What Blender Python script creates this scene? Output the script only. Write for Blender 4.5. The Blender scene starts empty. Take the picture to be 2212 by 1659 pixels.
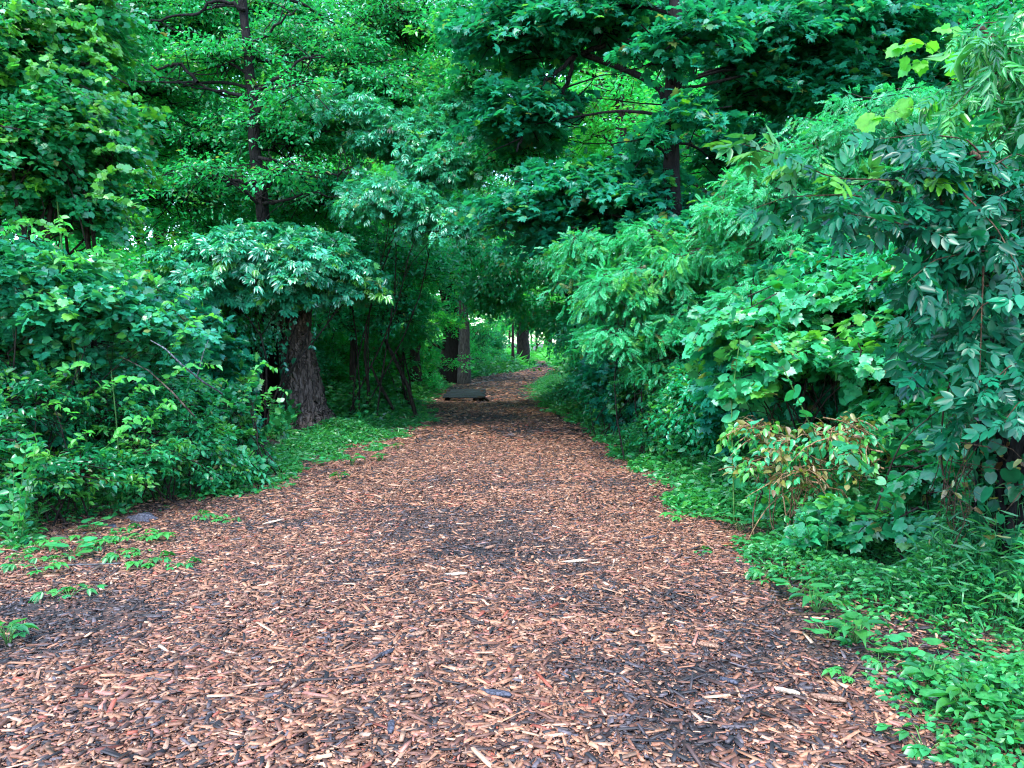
import bpy, math, random
import numpy as np

# ------------------------------------------------------------------ camera, sky, sun, exposure
sc = bpy.context.scene
COL = sc.collection
random.seed(11)
rng = np.random.default_rng(11)

CAM_H = 1.6
PITCH = math.atan(32.0 / 796.0)
cam_d = bpy.data.cameras.new("Camera")
cam = bpy.data.objects.new("Camera", cam_d)
COL.objects.link(cam)
cam_d.sensor_width = 36.0
cam_d.lens = 36.0 * 796.0 / 1024.0
cam_d.clip_end = 2000.0
cam_d.clip_start = 0.05
cam.location = (0, 0, CAM_H)
cam.rotation_euler = (math.radians(90) - PITCH, 0, 0)
sc.camera = cam

SUN_EL, SUN_AZ = math.radians(58), math.radians(200)   # azimuth from +Y, clockwise: behind the camera, a little left
w = bpy.data.worlds.new("World")
sc.world = w
w.use_nodes = True
nt = w.node_tree
bg = nt.nodes["Background"]
sky = nt.nodes.new("ShaderNodeTexSky")
sky.sky_type = 'NISHITA'
sky.sun_disc = False
sky.sun_elevation = SUN_EL
sky.sun_rotation = SUN_AZ
sky.air_density = 1.0
sky.dust_density = 0.6
sky.ozone_density = 3.0
nt.links.new(sky.outputs[0], bg.inputs[0])
bg.inputs[1].default_value = 0.15

sun_d = bpy.data.lights.new("Sun", 'SUN')
sun_d.energy = 0.9
sun_d.angle = math.radians(25)
sun_d.color = (1.0, 0.97, 0.92)
sun = bpy.data.objects.new("Sun", sun_d)
COL.objects.link(sun)
sun.rotation_euler = (math.radians(90) - SUN_EL, 0, math.radians(180) - SUN_AZ)

sc.view_settings.view_transform = 'Standard'
sc.view_settings.look = 'None'
sc.view_settings.gamma = 1.0
sc.view_settings.exposure = 3.05
sc.cycles.pixel_filter_type = 'BLACKMAN_HARRIS'
sc.cycles.filter_width = 1.15
sc.cycles.max_bounces = 10
sc.cycles.diffuse_bounces = 8
sc.cycles.glossy_bounces = 2
sc.cycles.transmission_bounces = 8
sc.cycles.transparent_max_bounces = 4
sc.cycles.caustics_reflective = False
sc.cycles.caustics_refractive = False

# ------------------------------------------------------------------ helpers: geometry
FD = 1720.0                       # focal length in units of the 2212 px wide view of the photo


def P(u, v, D):
    """a point seen at (u, v) of the 2212 x 1659 view, D metres ahead"""
    x = (u - 1106.0) / FD
    y = (829.5 - v) / FD
    cp, sp = math.cos(PITCH), math.sin(PITCH)
    f = np.array([0, cp, -sp]); up = np.array([0, sp, cp])
    d = f + x * np.array([1.0, 0, 0]) + y * up
    return np.array([0, 0, CAM_H]) + d * (D / d[1])


def rise(Y):
    return np.maximum(0.0, np.asarray(Y, float) - 40.0) * 0.012


_Ys = np.concatenate([np.linspace(1.5, 40, 800), np.linspace(40.1, 170, 1300)])
_Vs = []
for _y in _Ys:
    _z = float(rise(_y))
    dz, dy = _z - CAM_H, _y
    cp, sp = math.cos(PITCH), math.sin(PITCH)
    _Vs.append(829.5 - FD * (dz * cp + dy * sp) / (dy * cp - dz * sp))
_Vs = np.array(_Vs)


def ground_Y(v):
    return float(np.interp(-v, -_Vs, _Ys))


def G(u, v):
    Y = ground_Y(v)
    p = P(u, v, Y)
    return np.array([p[0], Y, float(gz(p[0], Y))])


EDGE = [  # v, left u, right u
    (1900, -1250, 2420), (1659, -800, 2110), (1500, -520, 1960), (1400, -330, 1815), (1290, -160, 1690), (1200, -20, 1630),
    (1150, 150, 1550), (1110, 300, 1480), (1060, 560, 1425), (1000, 715, 1335), (950, 860, 1290), (905, 925, 1215),
    (880, 925, 1160), (860, 935, 1135), (842, 955, 1130), (826, 985, 1150), (815, 1045, 1175), (807, 1110, 1195),
    (800, 1140, 1210), (792, 1145, 1205), (783, 1140, 1192), (776, 1130, 1168), (772, 1110, 1150)]
_eY = np.array([ground_Y(v) for v, a, b in EDGE])
_eL = np.array([P(a, v, ground_Y(v))[0] for v, a, b in EDGE])
_eR = np.array([P(b, v, ground_Y(v))[0] for v, a, b in EDGE])
_ph = rng.uniform(0, 6.28, 40)


def wob(Y, k):
    return 0.10 * np.sin(Y * 2.1 + _ph[k]) + 0.07 * np.sin(Y * 4.7 + _ph[k + 1]) + 0.04 * np.sin(Y * 11.3 + _ph[k + 2])


def xl(Y): return np.interp(Y, _eY, _eL) + wob(np.asarray(Y), 0)
def xr(Y): return np.interp(Y, _eY, _eR) + wob(np.asarray(Y), 5)


def fld(x, y, s, k):
    """smooth noise about -1..1"""
    r = 0
    for i in range(6):
        a = _ph[(k + i) % 40] * 1.7 + i * 1.1
        f = s * (0.7 + 0.35 * i)
        r = r + np.sin((x * math.cos(a) + y * math.sin(a)) * f + _ph[(k + 2 * i) % 40] + 1.3 * np.sin((y * math.cos(a) - x * math.sin(a)) * f * 0.6 + i))
    return r / 3.2


def out_dist(x, y):
    return np.maximum(np.maximum(xl(y) - x, x - xr(y)), 0.0)


def gz(x, y):
    x = np.asarray(x, float); y = np.asarray(y, float)
    d = out_dist(x, y)
    right = x > xr(y)
    bank = np.where(right, 0.75 * (1 - np.exp(-(d / 3.0) ** 2)), 0.35 * (1 - np.exp(-(d / 4.0) ** 2)))
    return rise(y) + bank + 0.012 * fld(x, y, 1.1, 3)


class MB:
    def __init__(s):
        s.v = []; s.l = []; s.n = []; s.a = []; s.c = 0

    def add(s, v, loops, sizes, attr=None):
        v = np.asarray(v, np.float32).reshape(-1, 3)
        s.v.append(v)
        s.l.append(np.asarray(loops, np.int64).ravel() + s.c)
        s.n.append(np.asarray(sizes, np.int32).ravel())
        if attr is None:
            attr = np.tile(np.array([[.5, 0, 0, 1]], np.float32), (len(v), 1))
        s.a.append(np.asarray(attr, np.float32))
        s.c += len(v)

    def build(s, name, mat, parent=None, org=(0, 0, 0), smooth=False):
        me = bpy.data.meshes.new(name)
        v = np.concatenate(s.v) - np.asarray(org, np.float32)
        l = np.concatenate(s.l); n = np.concatenate(s.n)
        me.vertices.add(len(v)); me.vertices.foreach_set("co", v.ravel())
        me.loops.add(len(l)); me.loops.foreach_set("vertex_index", l.astype(np.int32))
        st = np.concatenate([[0], np.cumsum(n)[:-1]]).astype(np.int32)
        me.polygons.add(len(n)); me.polygons.foreach_set("loop_start", st)
        me.polygons.foreach_set("loop_total", n)
        if smooth:
            me.polygons.foreach_set("use_smooth", np.ones(len(n), bool))
        at = me.attributes.new("var", 'FLOAT_COLOR', 'POINT')
        at.data.foreach_set("color", np.concatenate(s.a).ravel())
        me.update(calc_edges=True)
        me.materials.append(mat)
        o = bpy.data.objects.new(name, me)
        COL.objects.link(o)
        if parent is not None:
            o.parent = parent
        else:
            o.location = org
        return o


def tag(o, label=None, cat=None, group=None, kind=None):
    if label: o["label"] = label
    if cat: o["category"] = cat
    if group: o["group"] = group
    if kind: o["kind"] = kind
    return o


def thing(name, label, cat, loc, group=None):
    o = bpy.data.objects.new(name, None)
    COL.objects.link(o)
    o.location = loc
    o.empty_display_size = 0.3
    return tag(o, label, cat, group)


def nrm(a):
    return a / np.maximum(np.linalg.norm(a, axis=-1, keepdims=True), 1e-9)


def tube(mb, pts, rad, k=6, rough=0.0, attr=None):
    pts = np.asarray(pts, float); rad = np.asarray(rad, float)
    n = len(pts)
    t = nrm(np.gradient(pts, axis=0))
    ref = np.array([0.31, 0.9, 0.2]) if abs(t[0][2]) > 0.6 else np.array([0, 0, 1.0])
    a = nrm(np.cross(t, ref)); b = np.cross(t, a)
    th = np.arange(k) * 2 * math.pi / k
    rr = rad[:, None] * (1 + rough * rng.standard_normal((n, k)))
    v = pts[:, None] + rr[..., None] * (np.cos(th)[None, :, None] * a[:, None] + np.sin(th)[None, :, None] * b[:, None])
    i = np.arange(n - 1)[:, None] * k; j = np.arange(k)[None]; j2 = (j + 1) % k
    f = np.stack([i + j, i + j2, i + k + j2, i + k + j], -1).reshape(-1)
    s = [4] * ((n - 1) * k)
    cap = list(range((n - 1) * k, n * k))
    at = None
    if attr is not None:
        at = np.tile(np.array([attr], np.float32), (n * k, 1))
    mb.add(v.reshape(-1, 3), np.concatenate([f, cap]), s + [k], at)


def tubes(mb, Pn, R, k=3):
    """many thin tubes at once: Pn (m, n, 3), R (m, n)"""
    m, n, _ = Pn.shape
    t = nrm(np.gradient(Pn, axis=1))
    a = nrm(np.cross(t, np.array([0.2, 0.5, 0.9]))); b = np.cross(t, a)
    th = np.arange(k) * 2 * math.pi / k
    v = Pn[:, :, None] + R[:, :, None, None] * (np.cos(th)[None, None, :, None] * a[:, :, None] + np.sin(th)[None, None, :, None] * b[:, :, None])
    i = np.arange(n - 1)[:, None] * k; j = np.arange(k)[None]; j2 = (j + 1) % k
    f = np.stack([i + j, i + j2, i + k + j2, i + k + j], -1).reshape(1, -1)
    f = f + (np.arange(m) * n * k)[:, None]
    mb.add(v.reshape(-1, 3), f, np.full(m * (n - 1) * k, 4))


# ------------------------------------------------------------------ leaf templates: (verts, loops, sizes)
def t_lo(wd=.5):
    h = wd / 2
    return np.array([(0, 0, 0), (-h, .42, .10), (0, 1, -.08), (h, .42, .10)]), [0, 2, 1, 0, 3, 2], [3, 3]


def t_mid(wd=.55, droop=.12):
    h = wd / 2
    v = [(0, 0, 0), (0, 1, -droop * 1.5), (-h * .85, .25, .06), (-h * .8, .62, .02), (h * .85, .25, .06), (h * .8, .62, .02), (0, .5, -.05)]
    return np.array(v), [0, 6, 3, 2, 6, 1, 3, 0, 4, 5, 6, 6, 5, 1], [4, 3, 4, 3]


def t_fine(wd=.55, droop=.22):
    h = wd / 2
    v = [(0, 0, 0), (0, .33, -.06), (0, .68, -.09), (0, 1, -droop)]
    for s in (-1, 1):
        v += [(s * h * .7, .12, .05), (s * h, .38, .07), (s * h * .72, .68, .01), (s * h * .28, .88, -.1)]
    l = [0, 1, 5, 4, 1, 2, 6, 5, 2, 3, 7, 6]
    r = [0, 8, 9, 1, 1, 9, 10, 2, 2, 10, 11, 3]
    return np.array(v), l + r, [4] * 6


def t_fan(half, cen, curl):
    o = [(0, 0)] + half + [(-x, y) for x, y in half[::-1][1:]]
    v = [(cen[0], cen[1], -.06)] + [(x, y, .06 - curl * (x * x * 1.4 + (y - .3) ** 2)) for x, y in o]
    n = len(o); l = []
    for i in range(n):
        l += [0, 1 + i, 1 + (i + 1) % n]
    return np.array(v), l, [3] * n


def t_maple():
    return t_fan([(.40, -.08), (.30, .14), (.62, .22), (.50, .38), (.66, .52), (.30, .50), (.32, .74), (.14, .72), (0, 1)], (0, .18), .35)


def t_grape():
    return t_fan([(.20, -.16), (.44, -.10), (.52, .14), (.46, .24), (.60, .44), (.42, .52), (.34, .72), (.18, .76), (0, 1)], (0, .12), .38)


def t_round():
    return t_fan([(.22, -.10), (.42, .02), (.50, .28), (.42, .58), (.22, .84), (0, .98)], (0, .15), .4)


def merge(parts):
    V, L, S = [], [], []
    c = 0
    for v, l, s in parts:
        V.append(v); L += [i + c for i in l]; S += list(s); c += len(v)
    return np.concatenate(V), L, S


def xf(t, pos, ang, sc_, tilt=0.0):
    v, l, s = t
    v = v * sc_
    c, n = math.cos(tilt), math.sin(tilt)
    v = np.stack([v[:, 0], v[:, 1] * c + v[:, 2] * n, v[:, 2] * c - v[:, 1] * n], 1)
    c, n = math.cos(ang), math.sin(ang)
    v = np.stack([v[:, 0] * c + v[:, 1] * n, v[:, 1] * c - v[:, 0] * n, v[:, 2]], 1)
    return v + np.array(pos), l, s


def t_pinnate(pairs, ll, wd, base, droop=.3, start=.15, ang=1.05):
    pr = []
    def z(y): return -droop * y * y
    v = np.array([(-.008, 0, 0), (.008, 0, 0), (.008, .5, z(.5)), (-.008, .5, z(.5)), (.004, 1 - ll * .5, z(1 - ll * .5)), (-.004, 1 - ll * .5, z(1 - ll * .5))])
    pr.append((v, [0, 1, 2, 3, 3, 2, 4, 5], [4, 4]))
    for i in range(pairs):
        y = start + (1 - ll - start) * i / max(pairs - 1, 1)
        for s in (-1, 1):
            sc_ = ll * (0.82 + .25 * math.sin(math.pi * (i + .7) / pairs)) * random.uniform(.9, 1.1)
            pr.append(xf(base(wd), (0, y + random.uniform(-.01, .01), z(y)), s * (ang - .25 * i / pairs + random.uniform(-.12, .12)), sc_, random.uniform(.05, .45)))
    pr.append(xf(base(wd), (0, 1 - ll, z(1 - ll)), random.uniform(-.15, .15), ll, .35))
    return merge(pr)


def t_palmate(n, wd, base):
    pr = []
    for i in range(n):
        a = (i - (n - 1) / 2) * (1.9 / max(n - 1, 1) * 2 * .55)
        pr.append(xf(base(wd), (0, .12, 0), a, .85 - .12 * abs(i - (n - 1) / 2), random.uniform(.1, .5)))
    return merge(pr)


def t_blade(wd=.13, bend=.35):
    v = []
    for y, ww in ((0, .5), (.3, 1), (.65, .8)):
        v += [(-wd / 2 * ww, y, -bend * y * y), (wd / 2 * ww, y, -bend * y * y)]
    v.append((0, 1, -bend))
    return np.array(v), [0, 1, 3, 2, 2, 3, 5, 4, 4, 5, 6], [4, 4, 3]


def t_flat(wd=.5):
    v, l, s = t_fine(wd, .09)
    return v * np.array([1, 1, .8]), l, s


T = {
    'narrow': [t_pinnate(4, .36, .26, t_fine, .5, .15, .8), t_pinnate(3, .42, .24, t_fine, .8, .15, .7), t_fine(.16, .5)],
    'lo': [t_lo(.55), t_lo(.45)], 'mid': [t_mid(.5), t_mid(.6, .2)], 'fine': [t_fine(.55), t_fine(.5, .35), t_fine(.62, .1)],
    'maple': [t_maple()], 'grape': [t_grape()], 'round': [t_round()],
    'locust': [t_pinnate(7, .2, .5, t_lo, .3), t_pinnate(6, .22, .5, t_lo, .5), t_pinnate(8, .18, .48, t_lo, .15)],
    'locust_fine': [t_pinnate(7, .2, .5, t_mid, .3), t_pinnate(6, .22, .5, t_mid, .5)],
    'ash': [t_pinnate(3, .42, .42, t_mid, .35, .25), t_pinnate(3, .40, .45, t_mid, .6, .22)],
    'ash_fine': [t_pinnate(3, .40, .46, t_flat, .2, .22, .95), t_pinnate(3, .38, .44, t_flat, .4, .2, .95), t_pinnate(2, .45, .46, t_flat, .15, .28, .95)],
    'sumac': [t_pinnate(7, .34, .26, t_fine, .4, .12), t_pinnate(8, .30, .27, t_fine, .6, .12)],
    'creeper': [t_palmate(5, .42, t_mid), t_palmate(5, .46, t_mid)],
    'creeper_fine': [t_palmate(5, .42, t_fine), t_palmate(3, .55, t_fine)],
    'trifoliate': [t_palmate(3, .6, t_mid)],
    'blade': [t_blade(.13, .35), t_blade(.16, .6)], 'grass': [t_blade(.05, .25), t_blade(.045, .6)],
}


def put(mb, kind, pos, d, n, size, lime=0.0, wilt=0.0, tone=None):
    """stamp one leaf at every pos, pointing along d, facing n"""
    pos = np.asarray(pos).reshape(-1, 3); d = nrm(np.asarray(d).reshape(-1, 3)); n = np.asarray(n).reshape(-1, 3)
    N = len(pos)
    if N == 0: return
    b = nrm(np.cross(d, n)); n = np.cross(b, d)
    size = np.broadcast_to(size, (N,)); lime = np.broadcast_to(lime, (N,)); wilt = np.broadcast_to(wilt, (N,))
    if tone is None: tone = rng.uniform(0, 1, N)
    which = rng.integers(0, len(T[kind]), N)
    for w_ in range(len(T[kind])):
        m = which == w_
        if not m.any(): continue
        v, l, s = T[kind][w_]
        bend = rng.uniform(.2, 1.9, m.sum())[:, None, None]
        V = pos[m][:, None] + size[m][:, None, None] * (v[None, :, 0:1] * b[m][:, None] + v[None, :, 1:2] * d[m][:, None] + bend * v[None, :, 2:3] * n[m][:, None])
        k = m.sum(); nv = len(v)
        at = np.zeros((k, nv, 4), np.float32)
        at[..., 0] = tone[m][:, None]; at[..., 1] = lime[m][:, None]; at[..., 2] = wilt[m][:, None]; at[..., 3] = 1
        L = (np.asarray(l)[None] + (np.arange(k) * nv)[:, None])
        mb.add(V.reshape(-1, 3), L, np.tile(s, k), at.reshape(-1, 4))


UP = np.array([0, 0, 1.0])


def sprays(mb, twig, A, O, L, m, kind, size, width=.45, droop=.25, thick=.08, hang=0.2, outn=.35, jit=.55, lime=0.0, wilt=0.0, tw=.006):
    """leafy sprays: anchors A, outward dirs O, lengths L, m leaves each"""
    n = len(A)
    if n == 0: return
    L = np.broadcast_to(L, (n,))
    side = nrm(np.cross(O, UP) + 1e-6)
    t = rng.uniform(.02, 1, (n, m)) ** .8
    s = rng.uniform(-1, 1, (n, m)) * width * (1.1 - .75 * t) * L[:, None]
    dr = droop * rng.uniform(.3, 1.7, n)[:, None]
    pos = A[:, None] + (O * L[:, None])[:, None] * t[..., None] + side[:, None] * s[..., None]
    pos[..., 2] += -dr * L[:, None] * t * t - .5 * dr * np.abs(s) + thick * L[:, None] * rng.standard_normal((n, m))
    sg = np.sign(s)
    d = O[:, None] * rng.uniform(.4, 1.1, (n, m, 1)) + side[:, None] * (sg * rng.uniform(.1, 1, (n, m)))[..., None]
    d = d + .35 * rng.standard_normal((n, m, 3))
    d[..., 2] -= hang + .2 * rng.standard_normal((n, m))
    nn = UP + outn * O[:, None] + jit * rng.standard_normal((n, m, 3))
    tone = np.clip(rng.uniform(0, 1, (n, 1)) * .5 + rng.uniform(0, 1, (n, m)) * .5, 0, 1).ravel()
    lm = np.broadcast_to(np.asarray(lime).reshape(-1, 1) if np.ndim(lime) else lime, (n, m)).ravel()
    wl = np.broadcast_to(np.asarray(wilt).reshape(-1, 1) if np.ndim(wilt) else wilt, (n, m)).ravel()
    lm = lm + (rng.uniform(0, 1, n * m) < .09) * rng.uniform(.15, .7, n * m)
    wl = np.maximum(wl, (rng.uniform(0, 1, n * m) < .014) * .8)
    lm = np.clip(lm + .15 * rng.standard_normal(n * m) * (lm > 0), 0, 1)
    sz = size * rng.uniform(.6, 1.25, n * m)
    put(mb, kind, pos, d, nn, sz, lm, wl, tone)
    if twig is not None:
        tt = np.array([-.45, 0, .45, .95])
        q = A[:, None] + (O * L[:, None])[:, None] * tt[None, :, None]
        q[..., 2] += -dr * L[:, None] * (tt[None] * np.abs(tt[None]))
        q += .03 * L[:, None, None] * rng.standard_normal(q.shape)
        tubes(twig, q, tw * np.array([1.5, 1.1, .8, .35])[None] * np.ones((n, 1)))


def curve(a, b, n=7, sag=0.0, wig=.04):
    a = np.asarray(a, float); b = np.asarray(b, float)
    t = np.linspace(0, 1, n)[:, None]
    p = a + (b - a) * t
    L = np.linalg.norm(b - a)
    w_ = 0
    for k in (1, 2, 3):
        w_ = w_ + np.sin(t * math.pi * k) * rng.standard_normal((1, 3)) * wig * L * 1.3 / k
    p = p + w_
    p[:, 2] += sag * L * np.sin(t[:, 0] * math.pi)
    return p


# ------------------------------------------------------------------ materials
def newmat(name):
    m = bpy.data.materials.new(name)
    m.use_nodes = True
    nt = m.node_tree
    for n in list(nt.nodes):
        if n.type != 'OUTPUT_MATERIAL': nt.nodes.remove(n)
    return m, nt, nt.nodes['Material Output'] if 'Material Output' in nt.nodes else [n for n in nt.nodes if n.type == 'OUTPUT_MATERIAL'][0]


def mix(nt, a, b, fac):
    n = nt.nodes.new('ShaderNodeMix'); n.data_type = 'RGBA'
    for sock, val in ((n.inputs[0], fac), (n.inputs[6], a), (n.inputs[7], b)):
        if hasattr(val, 'is_linked') or isinstance(val, bpy.types.NodeSocket):
            nt.links.new(val, sock)
        elif isinstance(val, (int, float)):
            sock.default_value = val
        else:
            sock.default_value = (*val, 1)
    return n.outputs[2]


def ramp(nt, src, stops):
    r = nt.nodes.new('ShaderNodeValToRGB')
    el = r.color_ramp.elements
    while len(el) < len(stops): el.new(.5)
    for e, (p, c) in zip(el, stops):
        e.position = p
        e.color = (*c, 1) if len(c) == 3 else c
    nt.links.new(src, r.inputs[0])
    return r.outputs[0]


def leafmat(name, dark, light, rough=.38, trans=.3, lime=(.11, .36, .03), spec=.5):
    m, nt, out = newmat(name)
    at = nt.nodes.new('ShaderNodeAttribute'); at.attribute_name = 'var'
    sep = nt.nodes.new('ShaderNodeSeparateColor'); nt.links.new(at.outputs['Color'], sep.inputs[0])
    c = mix(nt, dark, light, sep.outputs[0])
    c = mix(nt, c, lime, sep.outputs[1])
    wl = ramp(nt, sep.outputs[0], [(0, (.10, .045, .02)), (.35, (.18, .12, .045)), (.7, (.22, .24, .04)), (1, (.30, .20, .13))])
    c = mix(nt, c, wl, sep.outputs[2])
    # veins and blotches on the blade
    tc = nt.nodes.new('ShaderNodeTexCoord')
    no = nt.nodes.new('ShaderNodeTexNoise'); no.inputs['Scale'].default_value = 22; no.inputs['Detail'].default_value = 3
    nt.links.new(tc.outputs['Object'], no.inputs['Vector'])
    v = ramp(nt, no.outputs[0], [(.3, (.72, .72, .72)), (.7, (1.15, 1.15, 1.15))])
    mm = nt.nodes.new('ShaderNodeMix'); mm.data_type = 'RGBA'; mm.blend_type = 'MULTIPLY'; mm.inputs[0].default_value = 1
    nt.links.new(c, mm.inputs[6]); nt.links.new(v, mm.inputs[7])
    c = mm.outputs[2]
    pb = nt.nodes.new('ShaderNodeBsdfPrincipled')
    nt.links.new(c, pb.inputs['Base Color'])
    pb.inputs['Roughness'].default_value = rough
    pb.inputs['Specular IOR Level'].default_value = spec
    tr = nt.nodes.new('ShaderNodeBsdfTranslucent')
    tcx = nt.nodes.new('ShaderNodeMix'); tcx.data_type = 'RGBA'; tcx.blend_type = 'MULTIPLY'; tcx.inputs[0].default_value = 1
    nt.links.new(c, tcx.inputs[6]); tcx.inputs[7].default_value = (2.0, 2.2, .9, 1)
    nt.links.new(tcx.outputs[2], tr.inputs[0])
    ms = nt.nodes.new('ShaderNodeMixShader'); ms.inputs[0].default_value = trans
    nt.links.new(pb.outputs[0], ms.inputs[1]); nt.links.new(tr.outputs[0], ms.inputs[2])
    nt.links.new(ms.outputs[0], out.inputs[0])
    return m


def barkmat(name, c1, c2, scale=6, stretch=.22, bump=.5, rough=.9):
    m, nt, out = newmat(name)
    tc = nt.nodes.new('ShaderNodeTexCoord')
    mp = nt.nodes.new('ShaderNodeMapping'); mp.inputs['Scale'].default_value = (1, 1, stretch)
    nt.links.new(tc.outputs['Object'], mp.inputs[0])
    no = nt.nodes.new('ShaderNodeTexNoise'); no.inputs['Scale'].default_value = scale * 2.5; no.inputs['Detail'].default_value = 8
    no.inputs['Roughness'].default_value = .65
    nt.links.new(mp.outputs[0], no.inputs['Vector'])
    vo = nt.nodes.new('ShaderNodeTexVoronoi'); vo.feature = 'DISTANCE_TO_EDGE'; vo.inputs['Scale'].default_value = scale * 2
    nt.links.new(mp.outputs[0], vo.inputs['Vector'])
    c = ramp(nt, no.outputs[0], [(.3, c1), (.72, c2)])
    cr = ramp(nt, vo.outputs[0], [(0, (.3, .3, .3)), (.16, (1, 1, 1))])
    mm = nt.nodes.new('ShaderNodeMix'); mm.data_type = 'RGBA'; mm.blend_type = 'MULTIPLY'; mm.inputs[0].default_value = .8
    nt.links.new(c, mm.inputs[6]); nt.links.new(cr, mm.inputs[7])
    pb = nt.nodes.new('ShaderNodeBsdfPrincipled'); nt.links.new(mm.outputs[2], pb.inputs['Base Color'])
    pb.inputs['Roughness'].default_value = rough
    pb.inputs['Specular IOR Level'].default_value = .15
    bp = nt.nodes.new('ShaderNodeBump'); bp.inputs['Strength'].default_value = bump; bp.inputs['Distance'].default_value = .04
    ad = nt.nodes.new('ShaderNodeMath'); ad.operation = 'ADD'
    nt.links.new(no.outputs[0], ad.inputs[0]); nt.links.new(cr, ad.inputs[1])
    nt.links.new(ad.outputs[0], bp.inputs['Height']); nt.links.new(bp.outputs[0], pb.inputs['Normal'])
    nt.links.new(pb.outputs[0], out.inputs[0])
    return m


M = {}  # open-side leaves dimmed, shaded woods kept bright: light balance set in the colours
M['deep'] = leafmat('leaf_deep_green', (.005, .11, .042), (.020, .27, .095), .30, spec=.7)
M['oak'] = leafmat('leaf_tree_green', (.006, .16, .055), (.028, .36, .13), .30, .42, spec=.7)
M['woods'] = leafmat('leaf_woods_green', (.012, .27, .08), (.045, .46, .14), .32, .46, spec=.7)  # bright leaf colour makes up for missing light inside the woods
M['woods_dark'] = leafmat('leaf_woods_blue_green', (.007, .21, .095), (.024, .38, .17), .32, .42, spec=.7)
M['maple'] = leafmat('leaf_maple_green', (.005, .12, .07), (.016, .27, .155), .38, .36, spec=.5)
M['pale'] = leafmat('leaf_fresh_green', (.008, .16, .055), (.042, .42, .15), .38, spec=.7)
M['locust'] = leafmat('leaf_locust_green', (.010, .21, .08), (.04, .43, .16), .36, .36)
M['vine'] = leafmat('leaf_vine_green', (.005, .12, .042), (.026, .33, .11), .38, spec=.7)
M['blue'] = leafmat('leaf_dark_ash_green', (.002, .055, .026), (.008, .165, .075), .30, .26, spec=.35)
M['creeper'] = leafmat('leaf_wet_sky_sheen', (.010, .17, .08), (.048, .41, .23), .30, .28, spec=.85)  # wet gloss, plus reflected sky painted in as a paler base colour
M['herb'] = leafmat('leaf_herb_green', (.008, .12, .038), (.034, .31, .08), .34)
M['grassm'] = leafmat('leaf_grass_green', (.006, .10, .032), (.024, .22, .065), .38)
M['backlit'] = leafmat('leaf_backlit_tint', (.03, .30, .05), (.10, .52, .12), .42, .42)  # backlight painted in as a brighter, yellower leaf green
M['bark'] = barkmat('bark_dark', (.012, .009, .007), (.05, .038, .03))
M['bark_black'] = barkmat('bark_near_black', (.003, .003, .003), (.014, .012, .011))  # near-black bark for the darkest trunks
M['bark_mid'] = barkmat('bark_ash_grey', (.02, .02, .02), (.09, .09, .085))
M['bark_red'] = barkmat('bark_rugged_brown', (.04, .027, .021), (.19, .14, .112), 5, .16, .9)
M['bark_grey'] = barkmat('bark_grey', (.05, .05, .05), (.22, .22, .22))
M['twig'] = barkmat('twig_bark', (.035, .022, .014), (.12, .075, .045), 14)
M['stemg'] = barkmat('stem_green', (.05, .14, .03), (.12, .26, .07), 10, .3, .1, .5)
M['deadtwig'] = barkmat('dead_twig', (.07, .07, .08), (.26, .27, .29), 12)
M['straw'] = barkmat('dry_stem', (.14, .08, .04), (.42, .27, .14), 12)


# ------------------------------------------------------------------ ground and trail
def groundmat():
    m, nt, out = newmat('forest_soil')
    tc = nt.nodes.new('ShaderNodeTexCoord')
    no = nt.nodes.new('ShaderNodeTexNoise'); no.inputs['Scale'].default_value = 1.3; no.inputs['Detail'].default_value = 10
    no.inputs['Roughness'].default_value = .7
    nt.links.new(tc.outputs['Object'], no.inputs['Vector'])
    c = ramp(nt, no.outputs[0], [(.35, (.018, .013, .010)), (.5, (.045, .028, .018)), (.62, (.02, .06, .015)), (.75, (.03, .12, .03))])
    pb = nt.nodes.new('ShaderNodeBsdfPrincipled'); nt.links.new(c, pb.inputs['Base Color']); pb.inputs['Roughness'].default_value = .95
    bp = nt.nodes.new('ShaderNodeBump'); bp.inputs['Distance'].default_value = .05
    nt.links.new(no.outputs[0], bp.inputs['Height']); nt.links.new(bp.outputs[0], pb.inputs['Normal'])
    nt.links.new(pb.outputs[0], out.inputs[0])
    return m


def trailmat():
    m, nt, out = newmat('shredded_bark_mulch')
    tc = nt.nodes.new('ShaderNodeTexCoord')
    mp = nt.nodes.new('ShaderNodeMapping'); mp.inputs['Scale'].default_value = (1, 1.6, 1)
    nt.links.new(tc.outputs['Object'], mp.inputs[0])
    vo = nt.nodes.new('ShaderNodeTexVoronoi'); vo.inputs['Scale'].default_value = 26
    nt.links.new(mp.outputs[0], vo.inputs['Vector'])
    sep = nt.nodes.new('ShaderNodeSeparateColor'); nt.links.new(vo.outputs['Color'], sep.inputs[0])
    c = ramp(nt, sep.outputs[0], [(0, (.012, .009, .008)), (.3, (.035, .019, .014)), (.55, (.10, .05, .032)), (.8, (.18, .10, .065)), (1, (.25, .16, .11))])
    no = nt.nodes.new('ShaderNodeTexNoise'); no.inputs['Scale'].default_value = .9; no.inputs['Detail'].default_value = 5
    nt.links.new(tc.outputs['Object'], no.inputs['Vector'])
    f = ramp(nt, no.outputs[0], [(.4, (.0, .0, .0)), (.6, (1, 1, 1))])
    c = mix(nt, (.012, .010, .010), c, f)
    pb = nt.nodes.new('ShaderNodeBsdfPrincipled'); nt.links.new(c, pb.inputs['Base Color']); pb.inputs['Roughness'].default_value = .85
    bp = nt.nodes.new('ShaderNodeBump'); bp.inputs['Distance'].default_value = .03
    nt.links.new(sep.outputs[1], bp.inputs['Height']); nt.links.new(bp.outputs[0], pb.inputs['Normal'])
    nt.links.new(pb.outputs[0], out.inputs[0])
    return m


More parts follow.
